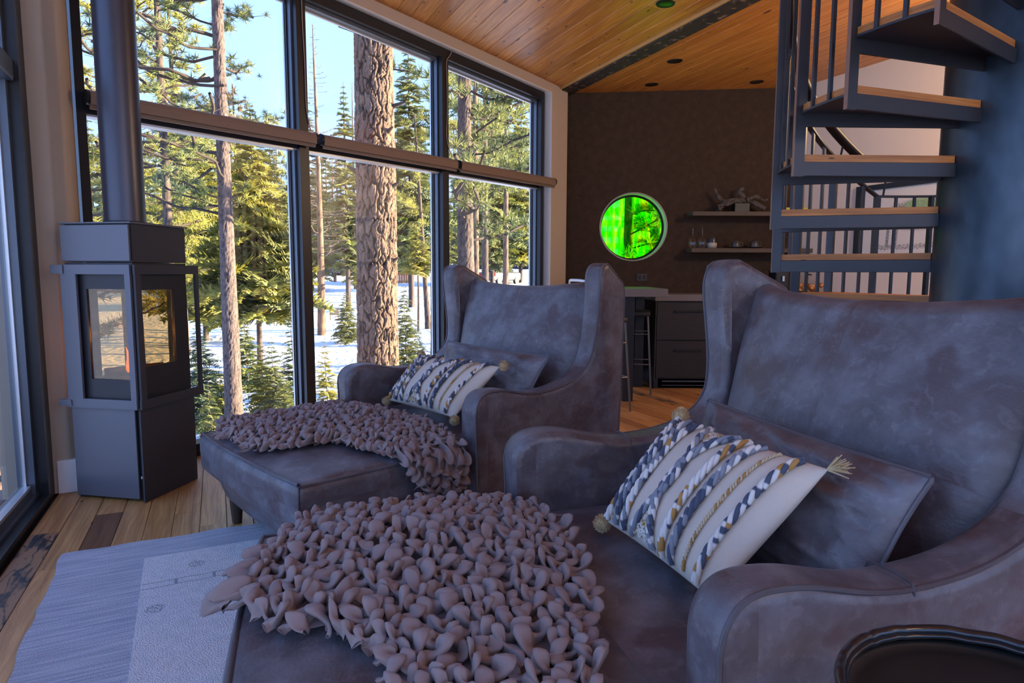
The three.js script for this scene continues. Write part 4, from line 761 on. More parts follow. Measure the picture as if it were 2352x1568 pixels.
throwBlanket(NEAR, [[-0.08, 0.81], [-0.22, 0.79], [-0.31, 0.74], [-0.43, 0.69], [-0.55, 0.52], [-0.57, 0.3], [-0.56, 0.14], [-0.45, 0.09], [-0.38, 0.0], [-0.21, 0.0], [0.0, 0.03], [0.24, 0.12], [0.44, 0.21], [0.56, 0.27], [0.56, 0.47], [0.34, 0.52], [0.25, 0.55], [0.15, 0.61], [0.12, 0.66], [0.05, 0.75]], 'mauve grey ruffled throw on the foreground chaise', { seed: 3, dir: 0.35, pitch: 0.033, amp: 0.0175, lam: 0.062, loop: 0.0058, h: 0.054, fat: 0.95, mat: throwMat, heap: (x, z) => 0.03 * Math.exp(-(((x + 0.2) / 0.24) ** 2 + ((z - 0.4) / 0.3) ** 2)) });
throwBlanket(FAR, [[-0.33, 0.76], [-0.5, 0.68], [-0.57, 0.5], [-0.60, 0.22], [-0.53, 0.1], [-0.42, 0.06], [-0.22, 0.0], [0.09, -0.03], [0.38, 0.03], [0.46, 0.09], [0.60, 0.09], [0.70, 0.14], [0.72, 0.24], [0.62, 0.33], [0.5, 0.41], [0.44, 0.43], [0.2, 0.50], [0.15, 0.66], [0.05, 0.77]], 'mauve grey ruffled throw on the chaise nearer the stove', { seed: 9, dir: 1.1, pitch: 0.031, amp: 0.017, lam: 0.055, loop: 0.0052, h: 0.050, fat: 0.85, mat: throwMat, heap: (x, z) => 0.03 * Math.exp(-(((x + 0.1) / 0.3) ** 2 + ((z - 0.25) / 0.2) ** 2)) });

// ---------------------------------------------------------------- rug
{
  const o = thing('area_rug', 'pale blue grey woven rug with a lighter inner field', 'rug', [-1.775, 0, -2.476]);
  o.rotation.y = 28.9 * Math.PI / 180;                      // local x to the right along the far edge, z towards the camera
  o.rotation.y = Math.atan2(0.2835, 0.5667);
  const weave = tex(512, 512, (u, v) => { const s = fbm(u * 3, v * 70, 4), f = n2(u * 120, v * 200), t = clamp(0.45 + 0.7 * s + 0.14 * f); return mix3([0.74, 0.74, 0.76], [0.55, 0.56, 0.60], t); }); weave.repeat.set(1 / 1.2, 1 / 1.2);
  const pile = tex(1024, 1024, (u, v) => {
    const x = u * 1.6, y = v * 1.6, f = n2(u * 260, v * 260), s = fbm(u * 30, v * 30, 3); let c = mix3([0.86, 0.84, 0.83], [0.72, 0.71, 0.71], clamp(0.4 + 0.3 * f + 0.3 * s)); let k = 0;
    const yy = y - 0.245 - 0.004 * n2(x * 9, 1); if (x > 0.0 && (Math.abs(yy) < 0.003 || Math.abs(yy - 0.042) < 0.003)) k = 0.6; if (yy > 0 && yy < 0.042 && ((x + 0.02) % 0.125) < 0.012) k = 0.75;
    for (const [a, b] of [[0.18, 0.14], [0.42, 0.10], [0.05, 0.45], [0.28, 0.45], [0.52, 0.45], [0.75, 0.12]]) { const d = Math.hypot(x - a, y - b); if (d < 0.03 && n2(x * 90, y * 90) > 0) k = Math.max(k, 0.7); }
    return mix3(c, [0.50, 0.51, 0.52], k);
  }); pile.repeat.set(1 / 1.6, 1 / 1.6);
  const rb = tex(256, 256, (u, v) => 0.5 + 0.35 * n2(u * 60, v * 60) + 0.15 * n2(u * 120, v * 120), { srgb: false }); rb.repeat.set(2.5, 2.5);
  const sheet = (x0, x1, z0, z1, y, h, edge, n = 60) => { const g = new THREE.BoxGeometry(x1 - x0, h, z1 - z0, n, 1, n), p = g.attributes.position; g.translate((x0 + x1) / 2, y + h / 2, (z0 + z1) / 2); const uv = g.attributes.uv; for (let i = 0; i < p.count; i++) { const x = p.getX(i), z = p.getZ(i); if (edge) { p.setZ(i, z + (z < z0 + 0.001 ? 0.012 * n2(x * 4, 3) : 0)); p.setX(i, x + (x < x0 + 0.001 ? 0.008 * n2(z * 5, 8) : 0)); } uv.setXY(i, x - x0, z - z0); } g.computeVertexNormals(); return g; };
  part('border', sheet(0, 2.3, 0, 3.2, 0.0, 0.010, true), std({ map: weave, roughness: 0.95, bumpMap: rb, bumpScale: 0.002 }), o);
  part('field', sheet(0.295, 2.0, 0.20, 3.0, 0.004, 0.0105, false), std({ map: pile, roughness: 1, bumpMap: rb, bumpScale: 0.004 }), o);
}

// ---------------------------------------------------------------- round side table in the corner
{
  const o = thing('round_side_table', 'round black side table with a raised glossy rim at the right foreground', 'table', [0.595, 0, -0.715]), lac = phy({ color: col(0.012, 0.012, 0.014), roughness: 0.22, clearcoat: 0.5, clearcoatRoughness: 0.15 });
  const tray = part('tray', lathe([[0.0005, 0.585], [0.165, 0.585], [0.180, 0.588], [0.186, 0.600], [0.186, 0.575], [0.176, 0.568], [0.0005, 0.568]], 72), std({ color: col(0.014, 0.014, 0.013), roughness: 0.45 }), o);
  const rim = []; for (let i = 0; i < 96; i++) { const a = i / 96 * 6.283; rim.push(V(0.187 * Math.cos(a), 0.606 + 0.0015 * n2(Math.cos(a) * 5, Math.sin(a) * 5), 0.187 * Math.sin(a))); } part('rim', tube(rim, 0.0075, 192, 10, true), lac, tray);
  const rim2 = rim.map((p) => V(p.x * 0.965, p.y - 0.006, p.z * 0.965)); part('rim', tube(rim2, 0.004, 192, 8, true), lac, tray);
  part('stem', cyl(0.018, 0.018, 0.56, 0, 0.012, 0, 20), blackMetal, o); part('foot', lathe([[0.0005, 0], [0.13, 0], [0.13, 0.008], [0.04, 0.018], [0.0005, 0.02]], 40), blackMetal, o);
}
// ---------------------------------------------------------------- outdoors: snow, forest, deck, neighbours
const groundY = (x, z) => {
  const d = Math.hypot(x, z), prof = [[0, -2.1], [9, -2.0], [20, -1.65], [32, -1.15], [60, 0.25], [80, 1.5], [110, 2.2], [400, 4]];
  let y = 4; for (let i = 0; i < prof.length - 1; i++) if (d <= prof[i + 1][0]) { const [a, b] = prof[i], [c, e] = prof[i + 1]; y = lerp(b, e, (d - a) / (c - a)); break; }
  return y + 0.010 * x * smooth(8, 40, d) + 0.16 * fbm(x * 0.16, z * 0.16, 3) * smooth(5, 14, d) + 0.05 * fbm(x * 0.7, z * 0.7, 2);
};
const px = (p, d) => d * (p - 1176) / 1500;                  // sideways offset that a bearing of p has at depth d
{
  const P = [], I = [], na = 360, nd = 130;
  for (let i = 0; i <= nd; i++) { const d = 2.5 * Math.pow(72, i / nd); for (let j = 0; j <= na; j++) { const a = lerp(-180, 180, j / na) * Math.PI / 180, x = d * Math.sin(a), z = -d * Math.cos(a); P.push(x, groundY(x, z), z); } }
  for (let i = 0; i < nd; i++) for (let j = 0; j < na; j++) { const a = i * (na + 1) + j, b = a + na + 1; I.push(a, a + 1, b, b, a + 1, b + 1); }
  const g = new THREE.BufferGeometry(); g.setAttribute('position', new THREE.Float32BufferAttribute(P, 3)); g.setIndex(I); g.computeVertexNormals();
  const p = g.attributes.position, uv = new Float32Array(p.count * 2); for (let i = 0; i < p.count; i++) { uv[2 * i] = p.getX(i); uv[2 * i + 1] = p.getZ(i); } g.setAttribute('uv', new THREE.BufferAttribute(uv, 2));
  const sb = tex(256, 256, (u, v) => 0.5 + 0.4 * fbm(u * 6, v * 6, 4), { srgb: false }); sb.repeat.set(0.4, 0.4);
  const m = part('snow_ground', g, std({ color: col(0.78, 0.80, 0.84), roughness: 0.8, bumpMap: sb, bumpScale: 0.05 }), scene); m.userData = { kind: 'stuff', label: 'snow covered ground under the pines', category: 'snow' };
}
// ---- tree kit
function worley(x, y) { let d1 = 9, d2 = 9; const ix = Math.floor(x), iy = Math.floor(y); for (let a = -1; a <= 1; a++) for (let b = -1; b <= 1; b++) { const cx = ix + a, cy = iy + b, h = Math.sin(cx * 127.1 + cy * 311.7) * 43758.5453, k = Math.sin(cx * 269.5 + cy * 183.3) * 43758.5453, d = Math.hypot(cx + h - Math.floor(h) - x, cy + k - Math.floor(k) - y); if (d < d1) { d2 = d1; d1 = d; } else if (d < d2) d2 = d; } return [d1, d2]; }
const barkMat = std({ vertexColors: true, roughness: 0.95 });
// furrowed bark trunk; path(t) gives the centre, rad(t) the radius
function barkTrunk(path, rad, len, na, nl, plate, depth, pal, seed) {
  const P = [], C = [], I = [];
  for (let i = 0; i <= nl; i++) {
    const t = i / nl, c = path(t), r = rad(t);
    for (let j = 0; j <= na; j++) {
      const a = j / na * 6.2832, ca = Math.cos(a), sa = Math.sin(a), X = ca * r / plate * 1.0, Y = sa * r / plate * 1.0, y = t * len / (plate * 3.2);
      // cells on the unrolled surface, wrapped by using the angle on an integer number of cells
      const cells = Math.max(4, Math.round(6.2832 * r / plate)), u = (j % na) / na * cells, wx = 0.35 * n3(X, Y, y * 1.3 + seed), wy = 0.5 * n3(X + 9, Y, y * 1.3);
      const wrap = (v, m) => (v % m + m) % m, [d1, d2] = worley(wrap(u + wx, cells) + seed, y + wy), c2 = cells * 2, u2 = wrap(u * 2 + 2.2 * wx, c2), [e1, e2] = worley(u2 + seed * 3, y * 2.3 + 2 * wy);
      const big = n3(X * 0.5, Y * 0.5, y * 0.5), k1 = smooth(0.02, 0.20, d2 - d1), k2 = smooth(0.0, 0.22, e2 - e1), fl = 0.5 + 0.5 * n3(X * 4, Y * 4, y * 9 + seed), crack = k1 * (0.62 + 0.38 * k2);
      const rr2 = r + depth * (crack - 0.6) + depth * 0.4 * (fl - 0.5) * crack + r * 0.03 * big;
      P.push(c.x + ca * rr2, c.y, c.z + sa * rr2);
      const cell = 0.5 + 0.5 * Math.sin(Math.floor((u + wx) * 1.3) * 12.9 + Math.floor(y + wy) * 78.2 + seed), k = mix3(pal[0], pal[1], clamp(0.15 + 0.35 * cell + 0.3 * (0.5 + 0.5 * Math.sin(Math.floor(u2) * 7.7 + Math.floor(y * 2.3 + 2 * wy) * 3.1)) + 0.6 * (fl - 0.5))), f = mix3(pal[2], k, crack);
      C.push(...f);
    }
  }
  for (let i = 0; i < nl; i++) for (let j = 0; j < na; j++) { const a = i * (na + 1) + j, b = a + na + 1; I.push(a, b, a + 1, b, b + 1, a + 1); }
  const g = new THREE.BufferGeometry(); g.setAttribute('position', new THREE.Float32BufferAttribute(P, 3)); g.setAttribute('color', new THREE.Float32BufferAttribute(C, 3)); g.setIndex(I); g.computeVertexNormals(); return g;
}
const PINE = [[0.27, 0.165, 0.105], [0.13, 0.085, 0.065], [0.03, 0.021, 0.018]], GREY = [[0.15, 0.108, 0.09], [0.09, 0.065, 0.056], [0.034, 0.026, 0.023]];
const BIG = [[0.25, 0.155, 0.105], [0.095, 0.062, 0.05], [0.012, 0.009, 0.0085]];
const twigMat = std({ color: col(0.055, 0.040, 0.032), roughness: 0.95 }), deadMat = std({ color: col(0.13, 0.095, 0.085), roughness: 0.95 });
const leafMat = (r, g, b) => phy({ color: col(r, g, b), roughness: 0.8, transmission: 0.45, thickness: 0, side: THREE.DoubleSide });
const needleMat = leafMat(1, 1, 1);
function tuftGeo(n, seed, w = 0.05) { // a brush of long needles pointing outwards and up
  const F = rng(seed), P = []; for (let i = 0; i < n; i++) { const a = F() * 6.283, e = rr(-0.5, 1.25, F), d = V(Math.cos(a) * Math.cos(e), Math.sin(e), Math.sin(a) * Math.cos(e)), s = d.clone().cross(V(F() - 0.5, F() - 0.5, F() - 0.5)).normalize().multiplyScalar(w), L = rr(0.6, 1, F), b = d.clone().multiplyScalar(0.05), q = d.clone().multiplyScalar(L); P.push(b.x + s.x, b.y + s.y, b.z + s.z, b.x - s.x, b.y - s.y, b.z - s.z, q.x, q.y, q.z); }
  const g = new THREE.BufferGeometry(); g.setAttribute('position', new THREE.Float32BufferAttribute(P, 3)); g.computeVertexNormals(); return g;
}
function frondGeo(seed, n = 12) { // flat drooping fir branch along +x, length 1
  const F = rng(seed), P = []; const tri = (a, b, c) => P.push(a.x, a.y, a.z, b.x, b.y, b.z, c.x, c.y, c.z);
  const ax = (t) => V(t, -0.16 * t * t, 0);
  for (let i = 0; i < n; i++) { const t = 0.12 + 0.86 * i / (n - 1), b = ax(t), L = (0.42 * (1 - t) + 0.12) * rr(0.8, 1.2, F); for (const s of [-1, 1]) for (let k = 0; k < 2; k++) { const e = b.clone().add(V(L * rr(0.5, 0.75, F), rr(-0.07, 0.12, F), s * L * rr(0.6, 1, F))), wd = 0.035; tri(b.clone().add(V(-wd, 0, 0)), b.clone().add(V(wd, 0.01, 0)), e); tri(b.clone().add(V(0, -wd, 0)), e, b.clone().add(V(0.02, wd, 0))); } }
  const g = new THREE.BufferGeometry(); g.setAttribute('position', new THREE.Float32BufferAttribute(P, 3)); g.computeVertexNormals(); return g;
}
const tuftA = tuftGeo(26, 1), tuftB = tuftGeo(20, 2, 0.07), frondA = frondGeo(3), frondB = frondGeo(4, 9);
function foliage(list, geo, pal, F, parent) { // list of [pos, quaternion, scale]
  const m = new THREE.InstancedMesh(geo, needleMat, list.length), M = new THREE.Matrix4(); m.name = 'foliage';
  list.forEach(([p, q, s], i) => { M.compose(p, q, V(s, s, s)); m.setMatrixAt(i, M); const k = Math.pow(F(), 1.3), c = mix3(pal[0], pal[1], k), v = rr(0.8, 1.2, F); m.setColorAt(i, col(c[0] * v, c[1] * v, c[2] * v)); });
  m.castShadow = m.receiveShadow = true; m.userData = { kind: 'stuff', label: 'needles' }; parent.add(m); return m;
}
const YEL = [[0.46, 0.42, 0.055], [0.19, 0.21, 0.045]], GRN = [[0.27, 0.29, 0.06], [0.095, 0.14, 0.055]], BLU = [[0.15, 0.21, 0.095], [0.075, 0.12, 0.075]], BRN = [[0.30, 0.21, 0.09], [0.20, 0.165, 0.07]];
const trees = { group: 'pines and firs outside the windows' };
function treeAt(name, label, p, d, group = trees.group) { const x = px(p, d), z = -d; return thing(name, label, 'tree', [x, groundY(x, z) - 0.05, z], 0, group); }
// pine with a bare lower trunk; branches from c0 upwards
function pine(p, d, label, o) {
  const t = treeAt('pine_tree', label, p, d), F = rng(o.seed), H = o.h, lean = o.lean ?? [0, 0];
  const path = (s) => V(lean[0] * s * H + (o.bend ?? 0) * Math.sin(s * 9), s * H, lean[1] * s * H), rad = (s) => o.r * (1 - 0.72 * s) * (1 + 0.25 * Math.exp(-s * H * 2.2));
  part('trunk', barkTrunk(path, rad, H, o.na ?? 28, o.nl ?? 120, o.plate ?? 0.07, o.depth ?? 0.012, o.pal ?? GREY, o.seed), barkMat, t);
  const br = [], L = [], up = V(0, 1, 0), step = o.step ?? 0.3;
  for (let y = o.c0; y < H - 0.3; y += step * rr(0.6, 1.4, F)) {
    const f = (y - o.c0) / (H - o.c0), len = o.cr * (f < 0.15 ? 0.6 + f * 2.6 : 1.05 * (1 - 0.75 * f)) * rr(0.6, 1.15, F), a = o.az !== undefined ? o.az + rr(-1.25, 1.25, F) * (o.spread ?? 1) : F() * 6.283, c = path(y / H), dir = V(Math.cos(a), 0, Math.sin(a)), pts = [];
    const droop = rr(-0.25, 0.12, F); for (let k = 0; k <= 5; k++) { const q = k / 5; pts.push(c.clone().addScaledVector(dir, len * q).add(V(0.1 * len * n2(k * 0.7, y * 3), len * (droop * q + 0.28 * q * q) + 0.06 * n2(k, y), 0.1 * len * n2(k * 0.7 + 9, y * 3)))); }
    br.push(tube(pts, Math.max(0.008, 0.016 * len), 10, 4));
    const dead = F() < (o.dead ?? 0); const n = Math.round(len * (o.dens ?? 9));
    for (let k = 0; k < n; k++) {
      const q = rr(0.28, 1, F), i = Math.min(4, Math.floor(q * 5)), e = pts[i].clone().lerp(pts[i + 1], q * 5 - i), side = V(rr(-1, 1, F), rr(-0.25, 0.55, F), rr(-1, 1, F)).multiplyScalar(0.22 * len * (0.35 + q * 0.6)); const e2 = e.clone().add(side);
      if (F() < 0.5) br.push(rod(e, e2, 0.006, 3, 0.003)); if (!dead) L.push([e2, new THREE.Quaternion().setFromUnitVectors(up, V(dir.x * 0.6 + side.x, 0.8, dir.z * 0.6 + side.z).normalize()), (o.tuft ?? 0.24) * rr(0.7, 1.25, F)]);
    }
  }
  if (br.length) part('branches', merge(br), o.deadWood ? deadMat : twigMat, t);
  if (L.length) foliage(L, o.geo ?? tuftA, o.col ?? GRN, F, t);
  return t;
}
// fir or spruce, clothed from c0 to the tip
function fir(p, d, label, o) {
  const t = treeAt('fir_tree', label, p, d), F = rng(o.seed), H = o.h, L = [], up = V(1, 0, 0);
  part('trunk', barkTrunk((s) => V(0.02 * Math.sin(s * 5), s * H, 0), (s) => (o.r ?? 0.012 * H) * (1 - 0.95 * s), H, 10, 20, 0.08, 0.004, GREY, o.seed), barkMat, t);
  for (let y = o.c0; y < H; y += (o.step ?? 0.16) * rr(0.7, 1.3, F)) { const f = (y - o.c0) / (H - o.c0), len = o.cr * Math.pow(1 - f, 0.85) * rr(0.7, 1.15, F) * (f < 0.1 ? 0.7 + 3 * f : 1) + 0.05 * o.cr, n = o.n ?? 6, a0 = F() * 6.28; for (let k = 0; k < n; k++) { const a = a0 + k * 6.283 / n + rr(-0.3, 0.3, F), q = new THREE.Quaternion().setFromAxisAngle(V(0, 1, 0), -a).multiply(new THREE.Quaternion().setFromAxisAngle(V(0, 0, 1), rr(-0.2, 0.35, F))).multiply(new THREE.Quaternion().setFromAxisAngle(V(1, 0, 0), rr(-0.5, 0.5, F))); L.push([V(0.02 * Math.sin(y / H * 5), y, 0), q, len * rr(0.8, 1.15, F)]); } }
  foliage(L, o.geo ?? frondA, o.col ?? GRN, F, t); return t;
}
function deadTree(p, d, label, o) {
  const t = treeAt('bare_larch', label, p, d), F = rng(o.seed), H = o.h, br = [];
  part('trunk', barkTrunk((s) => V(0.05 * Math.sin(s * 4), s * H, 0), (s) => o.r * (1 - 0.92 * s), H, 12, 60, 0.08, 0.006, o.pal ?? PINE, o.seed), barkMat, t);
  for (let y = o.c0; y < H; y += o.step * rr(0.6, 1.4, F)) { const f = (y - o.c0) / (H - o.c0), len = o.cr * (1 - f * 0.93) * rr(0.6, 1.2, F), a = F() * 6.283, dir = V(Math.cos(a), 0, Math.sin(a)), pts = []; for (let k = 0; k <= 4; k++) { const q = k / 4; pts.push(V(dir.x * len * q, y - 0.22 * len * q + 0.35 * len * q * q, dir.z * len * q)); } br.push(tube(pts, Math.max(0.007, 0.011 * len), 7, 3)); for (let k = 0; k < 5; k++) { const q = rr(0.3, 1, F), i = Math.min(3, Math.floor(q * 4)), e = pts[i].clone().lerp(pts[i + 1], q * 4 - i); br.push(rod(e, e.clone().add(V(rr(-0.2, 0.2, F), rr(-0.12, 0.22, F), rr(-0.2, 0.2, F)).multiplyScalar(len)), 0.006, 3, 0.003)); } }
  part('branches', merge(br), deadMat, t); return t;
}
// the big pine just outside the middle bay
{
  const t = treeAt('pine_tree', 'thick pine trunk with furrowed bark, nearest to the middle window', 858, 9), H = 11;
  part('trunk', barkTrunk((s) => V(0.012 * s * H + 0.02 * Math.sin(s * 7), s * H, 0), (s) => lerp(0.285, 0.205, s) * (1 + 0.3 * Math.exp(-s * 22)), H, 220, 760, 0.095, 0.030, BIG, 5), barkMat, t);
  for (const [y, a, l] of [[6.35, 3.3, 0.22], [5.35, 0.15, 0.20], [5.0, 0.6, 0.10], [4.5, 2.8, 0.12], [4.3, 0.3, 0.12], [3.3, 0.4, 0.1]]) part('branch_stub', rod([0.25 * Math.cos(a) + 0.05, y, 0.25 * Math.sin(a)], [(0.25 + l) * Math.cos(a) + 0.05, y + 0.06, (0.25 + l) * Math.sin(a)], 0.035, 7, 0.012), twigMat, t);
}
pine(527, 11, 'slim pine trunk with dark branches just right of the stove', { seed: 41, h: 12, r: 0.145, c0: 4.0, cr: 2.1, step: 0.16, dens: 15, tuft: 0.15, na: 64, nl: 420, plate: 0.05, depth: 0.010, col: GRN, dead: 0.25, az: 3.14, spread: 1.5, pal: [[0.17, 0.118, 0.105], [0.105, 0.078, 0.074], [0.03, 0.025, 0.025]] });
pine(1063, 13, 'stout pine trunk standing in the right window bay', { seed: 43, h: 12, r: 0.20, c0: 3.7, cr: 2.4, step: 0.17, dens: 13, tuft: 0.22, na: 60, nl: 340, plate: 0.07, depth: 0.012, col: GRN, az: 0.1, spread: 1.5, lean: [0.012, 0], bend: 0.03 });
pine(998, 20, 'thin straight pine at the left edge of the right window bay', { seed: 44, h: 14, r: 0.13, c0: 6.0, cr: 2.0, step: 0.3, dens: 9, tuft: 0.32, na: 20, nl: 120, col: GRN });
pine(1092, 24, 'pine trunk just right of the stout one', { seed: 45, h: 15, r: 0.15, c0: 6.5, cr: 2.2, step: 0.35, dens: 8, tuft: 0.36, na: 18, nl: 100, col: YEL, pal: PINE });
pine(1114, 29, 'slender trunk in front of the dark cabin wall', { seed: 46, h: 16, r: 0.17, c0: 7, cr: 2.2, step: 0.4, dens: 8, tuft: 0.4, na: 16, nl: 80, col: GRN });
pine(1161, 42, 'pale slim trunk in front of the cabin window disc', { seed: 47, h: 18, r: 0.20, c0: 7, cr: 2.4, step: 0.5, dens: 6, tuft: 0.55, na: 12, nl: 60, col: GRN, pal: PINE });
pine(1217, 46, 'thin reddish trunk right of the cabin disc', { seed: 48, h: 15, r: 0.13, c0: 7, cr: 2.0, step: 0.5, dens: 6, tuft: 0.5, na: 12, nl: 60, col: YEL, pal: PINE });
pine(983, 28, 'leaning young pine between the big trunk and the mullion', { seed: 49, h: 9, r: 0.12, c0: 4.2, cr: 1.3, step: 0.25, dens: 9, tuft: 0.3, na: 16, nl: 70, col: YEL, lean: [-0.055, 0] });
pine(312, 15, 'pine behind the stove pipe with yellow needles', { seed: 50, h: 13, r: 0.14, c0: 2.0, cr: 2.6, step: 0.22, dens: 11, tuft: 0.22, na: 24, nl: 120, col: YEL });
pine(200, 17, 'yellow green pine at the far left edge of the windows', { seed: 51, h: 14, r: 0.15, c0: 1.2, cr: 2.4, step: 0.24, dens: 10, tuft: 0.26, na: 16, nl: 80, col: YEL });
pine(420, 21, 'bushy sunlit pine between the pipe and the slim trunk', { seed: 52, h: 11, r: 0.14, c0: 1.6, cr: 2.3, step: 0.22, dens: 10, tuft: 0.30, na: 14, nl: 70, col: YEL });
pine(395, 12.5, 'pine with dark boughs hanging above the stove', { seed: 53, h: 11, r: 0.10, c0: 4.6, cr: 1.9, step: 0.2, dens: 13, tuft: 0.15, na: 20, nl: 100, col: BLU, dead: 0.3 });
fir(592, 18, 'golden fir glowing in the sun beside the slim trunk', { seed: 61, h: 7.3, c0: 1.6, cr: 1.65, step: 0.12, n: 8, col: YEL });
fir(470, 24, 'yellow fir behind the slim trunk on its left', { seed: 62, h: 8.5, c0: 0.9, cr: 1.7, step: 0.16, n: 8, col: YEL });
fir(800, 36, 'dark pointed fir left of the big trunk', { seed: 63, h: 12.2, c0: 2.5, cr: 1.6, step: 0.3, n: 7, col: GRN });
fir(945, 38, 'tall green fir just right of the big trunk', { seed: 64, h: 15, c0: 2.5, cr: 2.4, step: 0.32, n: 7, col: GRN });
fir(960, 27, 'small bright fir between the big trunk and the mullion', { seed: 65, h: 4.6, c0: 2.4, cr: 0.8, step: 0.14, n: 7, col: YEL });
fir(1130, 52, 'broad green fir behind the dark cabin', { seed: 66, h: 15, c0: 2, cr: 3.4, step: 0.4, n: 8, col: GRN });
fir(1195, 60, 'green fir behind the dark cabin on the right', { seed: 67, h: 16, c0: 2, cr: 3.4, step: 0.45, n: 8, col: YEL });
deadTree(737, 26, 'tall bare larch in the middle of the sky gap', { seed: 71, h: 11.9, r: 0.17, c0: 3.2, cr: 1.5, step: 0.085 });
deadTree(690, 40, 'distant bare larch behind the mullion', { seed: 72, h: 13, r: 0.16, c0: 4, cr: 1.5, step: 0.15 });
deadTree(640, 44, 'distant bare larch right of the golden fir', { seed: 73, h: 10, r: 0.14, c0: 4, cr: 1.3, step: 0.2 });
pine(1440, 16, 'pine glimpsed through the round green window', { seed: 55, h: 10, r: 0.16, c0: 1.6, cr: 1.6, step: 0.25, dens: 9, tuft: 0.3, col: YEL });
pine(1500, 20, 'second pine glimpsed through the round green window', { seed: 56, h: 12, r: 0.2, c0: 2.5, cr: 2.0, step: 0.3, dens: 8, tuft: 0.3, col: YEL });
// young firs close to the windows
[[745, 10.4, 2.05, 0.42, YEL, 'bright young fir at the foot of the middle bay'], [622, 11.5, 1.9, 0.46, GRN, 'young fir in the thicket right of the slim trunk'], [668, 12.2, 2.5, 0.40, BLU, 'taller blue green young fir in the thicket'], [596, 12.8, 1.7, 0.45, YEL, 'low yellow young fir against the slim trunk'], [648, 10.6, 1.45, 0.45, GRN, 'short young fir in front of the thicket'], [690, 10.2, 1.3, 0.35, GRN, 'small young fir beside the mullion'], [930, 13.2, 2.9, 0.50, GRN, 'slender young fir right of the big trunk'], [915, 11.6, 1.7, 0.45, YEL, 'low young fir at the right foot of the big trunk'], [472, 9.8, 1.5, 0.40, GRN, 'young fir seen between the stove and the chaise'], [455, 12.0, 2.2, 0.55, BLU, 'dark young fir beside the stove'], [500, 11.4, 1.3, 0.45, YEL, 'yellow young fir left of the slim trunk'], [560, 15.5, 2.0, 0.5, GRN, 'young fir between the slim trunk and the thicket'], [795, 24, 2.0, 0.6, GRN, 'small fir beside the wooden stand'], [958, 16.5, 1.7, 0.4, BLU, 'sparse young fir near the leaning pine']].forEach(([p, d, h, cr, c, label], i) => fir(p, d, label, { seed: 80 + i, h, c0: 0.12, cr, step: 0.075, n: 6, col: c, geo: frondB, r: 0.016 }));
// distant forest belt: built once per kind, then copied
{
  const F = rng(99), kinds = [], U = (o) => { scene.remove(o); return o; };
  for (let i = 0; i < 3; i++) kinds.push(pine(600, 60, 'x', { seed: 120 + i, h: 17, r: 0.19, c0: 5 + i, cr: 2.0, step: 0.55, dens: 5, tuft: 0.7, na: 9, nl: 24, geo: tuftB, col: [GRN, YEL, BRN][i], pal: PINE }));
  for (let i = 0; i < 2; i++) kinds.push(fir(600, 60, 'x', { seed: 130 + i, h: 14, c0: 1.2, cr: 2.3, step: 0.5, n: 7, col: [GRN, YEL][i] }));
  kinds.push(deadTree(600, 60, 'x', { seed: 140, h: 15, r: 0.17, c0: 3, cr: 1.4, step: 0.3 }));
  const words = ['tall green pine in the distant forest belt', 'sunlit yellow pine in the distant forest belt', 'brownish pine in the distant forest belt', 'dark green fir in the distant forest belt', 'yellow green fir in the distant forest belt', 'bare larch in the distant forest belt'];
  kinds.forEach((k) => scene.remove(k));
  for (let i = 0; i < 96; i++) {
    const p = 150 + (i * 0.6180339 % 1) * 1120, d = 46 + 62 * Math.pow(F(), 0.8), w = p > 1085 && d < 95 ? 92 + 14 * F() : d, k = Math.floor(F() * 6), x = px(p, w), z = -w, src = kinds[k];
    const c = src.clone(); c.name = numbered(src.name.replace(/_\d+$/, '')); c.position.set(x, groundY(x, z) - 0.1, z); c.rotation.y = F() * 6.28; c.scale.setScalar(rr(0.75, 1.15, F)); c.userData = { label: words[k], category: 'tree', group: 'distant forest belt, ' + words[k] }; scene.add(c);
  }
}
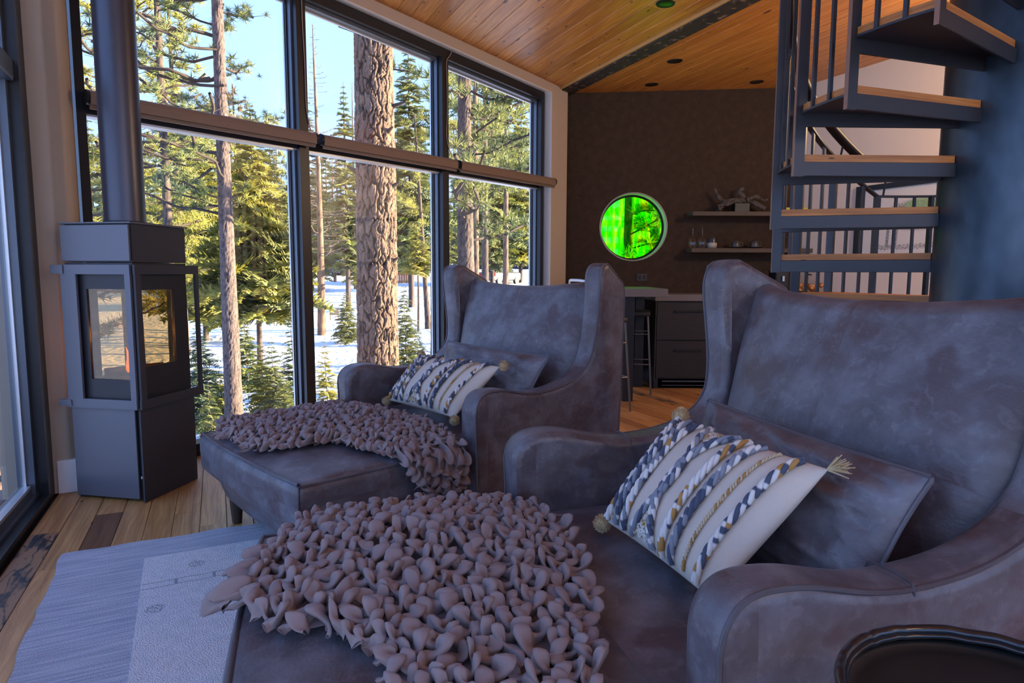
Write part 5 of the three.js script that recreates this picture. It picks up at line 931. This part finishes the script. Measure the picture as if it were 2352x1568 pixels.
// ---- deck with a mesh railing beyond the glass door
{
  const dk = struct('floor_deck', 'snowy wooden deck outside the glass door', null), gw = std({ color: col(0.22, 0.18, 0.15), roughness: 0.8 });
  for (let i = 0; i < 14; i++) { const u = -1.04 - i * 0.125, m = part('deck_board', bar(6.9, 0.03, 0.118, 0.003), gw, dk), [x, z] = UW(u, -1.05), bx = V(-AX, 0, -AZ), by = V(0, 1, 0); m.applyMatrix4(new THREE.Matrix4().makeBasis(bx, by, bx.clone().cross(by)).setPosition(x, -0.14, z)); }
  const r = thing('deck_railing', 'black deck railing with square wire mesh outside the glass door', 'railing', [0, 0, 0]);
  const q = (u, w, y) => { const [x, z] = UW(u, w); return V(x, y, z); };
  part('top_rail', rod(q(-1.0, -4.5, 0.78), q(-2.8, -4.5, 0.78), 0.03, 6), blackMetal, r); part('bottom_rail', rod(q(-1.0, -4.5, -0.06), q(-2.8, -4.5, -0.06), 0.02, 6), blackMetal, r);
  for (const u of [-1.02, -1.9, -2.8]) part('post', rod(q(u, -4.5, -0.14), q(u, -4.5, 0.80), 0.03, 6), blackMetal, r);
  const wires = []; for (let u = -1.02; u > -2.8; u -= 0.1) wires.push(rod(q(u, -4.5, -0.06), q(u, -4.5, 0.78), 0.005, 5)); for (let y = 0.04; y < 0.78; y += 0.1) wires.push(rod(q(-1.0, -4.5, y), q(-2.8, -4.5, y), 0.005, 5)); part('wire_mesh', merge(wires), blackMetal, r);
  pine(-40, 8, 'brown pine trunk seen through the glass door', { seed: 150, h: 11, r: 0.17, c0: 7, cr: 1.8, step: 0.3, dens: 8, tuft: 0.2, na: 40, nl: 200, col: GRN, pal: PINE });
  pine(-330, 12, 'yellow pine left of the deck', { seed: 151, h: 12, r: 0.16, c0: 1.4, cr: 2.6, step: 0.24, dens: 9, tuft: 0.25, col: YEL });
  pine(60, 14, 'pine behind the deck railing post', { seed: 152, h: 12, r: 0.15, c0: 1.6, cr: 2.2, step: 0.24, dens: 9, tuft: 0.24, col: GRN });
}
// ---- neighbours: cabin, cars, fence, wooden stand
{
  const snow = std({ color: col(0.86, 0.88, 0.92), roughness: 0.8 }), dark = std({ color: col(0.022, 0.034, 0.045), roughness: 0.7 }), d = 82, x0 = px(1096, d), gy = groundY(px(1160, d), -d);
  const h = thing('dark_cabin', 'dark cabin with a snowy flat roof beyond the parked cars', 'cabin', [x0, gy, -d]);
  part('wall', box(6.6, 2.7, 5, 3.0, 1.35, -2.5), dark, h); part('roof', box(7.4, 0.35, 5.6, 3.0, 2.9, -2.4), snow, h); part('upper_roof', box(5.5, 0.35, 4.5, 7.0, 3.7, -3), snow, h); part('upper_wall', box(5, 0.9, 4, 7.0, 3.1, -3), dark, h);
  const disc = new THREE.CylinderGeometry(0.52, 0.52, 0.06, 28); disc.rotateX(Math.PI / 2); disc.translate(px(1170, d) - x0, 1.55, 0.03); part('round_disc', disc, std({ color: col(0.55, 0.38, 0.24), roughness: 0.7 }), h);
  part('doorway', box(1.7, 2.2, 0.1, px(1207, d) - x0, 1.1, 0.02), std({ color: col(0.010, 0.009, 0.008), roughness: 0.8 }), h); const dc2 = new THREE.CylinderGeometry(0.3, 0.3, 0.06, 20); dc2.rotateX(Math.PI / 2); dc2.translate(px(1222, d) - x0, 1.0, 0.12); part('round_disc', dc2, std({ color: col(0.48, 0.25, 0.14), roughness: 0.7 }), h);
  const car = (p, dd, label, c, turn, extra) => {
    const x = px(p, dd), o = thing('parked_car', label, 'car', [x, groundY(x, -dd) - 0.03, -dd], turn, 'parked cars in the snow');
    const paint = std({ color: c, roughness: 0.35, metalness: 0.2 }), gl = std({ color: col(0.03, 0.04, 0.05), roughness: 0.1 });
    part('body', soft(4.4, 0.75, 1.75, 0.2, 10).translate(0, 0.68, 0), paint, o);
    const cab = soft(2.6, 0.7, 1.6, 0.2, 10, (q) => { if (q.y > 0) q.x *= 0.78; }); cab.translate(-0.2, 1.22, 0); part('windows', cab, gl, o); part('roof', soft(1.9, 0.1, 1.5, 0.04, 6).translate(-0.2, 1.58, 0), extra ?? paint, o);
    for (const sx of [-1.4, 1.4]) for (const sz of [-0.8, 0.8]) { const w = new THREE.CylinderGeometry(0.34, 0.34, 0.22, 20); w.rotateX(Math.PI / 2); w.translate(sx, 0.34, sz); part('wheel', w, blackMetal, o); }
    for (const sz of [-0.6, 0.6]) part('tail_light', box(0.05, 0.2, 0.3, -2.2, 0.85, sz), std({ color: col(0.5, 0.03, 0.02), roughness: 0.3 }), o); return o;
  };
  car(762, 68, 'dark blue parked car beside the bare larch trunk', col(0.03, 0.05, 0.11), 0.1); car(806, 70, 'grey parked car half hidden by the big trunk', col(0.12, 0.13, 0.14), -0.1); car(938, 72, 'dark parked car behind the orange fence', col(0.05, 0.06, 0.06), 0.1, snow); car(988, 74, 'black parked car near the right mullion', col(0.03, 0.035, 0.045), 0.2);
  car(1148, 58, 'grey parked car with a snowy roof in front of the cabin', col(0.14, 0.15, 0.17), 1.0, snow);
  const f = thing('board_fence', 'short orange board fence behind the big trunk', 'fence', [px(929, 56), groundY(px(929, 56), -56), -56]); for (let i = 0; i < 9; i++) part('board', bar(0.16, 0.95, 0.03, 0.004).translate(-0.75 + i * 0.185, 0.75, 0), std({ color: col(0.36, 0.13, 0.045), roughness: 0.8 }), f); for (const y of [0.45, 1.05]) part('rail', box(1.7, 0.08, 0.05, 0, y, -0.04), std({ color: col(0.26, 0.10, 0.04), roughness: 0.8 }), f);
  const s = thing('wooden_stand', 'small wooden stand in the snow left of the big trunk', 'stand', [px(767, 31), groundY(px(767, 31), -31), -31]), sw = std({ color: col(0.42, 0.27, 0.12), roughness: 0.8 }); for (let i = 0; i < 3; i++) part('board', box(0.44, 0.10, 0.03, 0, 0.30 + i * 0.11, 0), sw, s); for (const x of [-0.19, 0.19]) part('leg', box(0.04, 0.55, 0.04, x, 0.275, -0.03), sw, s);
  single('red_jacket_post', 'small red marker standing beside the snowy grey car', 'marker', (() => { const x = px(1132, 55), y = groundY(x, -55); return merge([rod([x, y, -55], [x, y + 1.1, -55], 0.05, 6), soft(0.5, 0.4, 0.3, 0.1, 6).translate(x, y + 1.1, -55)]); })(), std({ color: col(0.45, 0.03, 0.03), roughness: 0.7 }));
}
renderer.render(scene, camera);
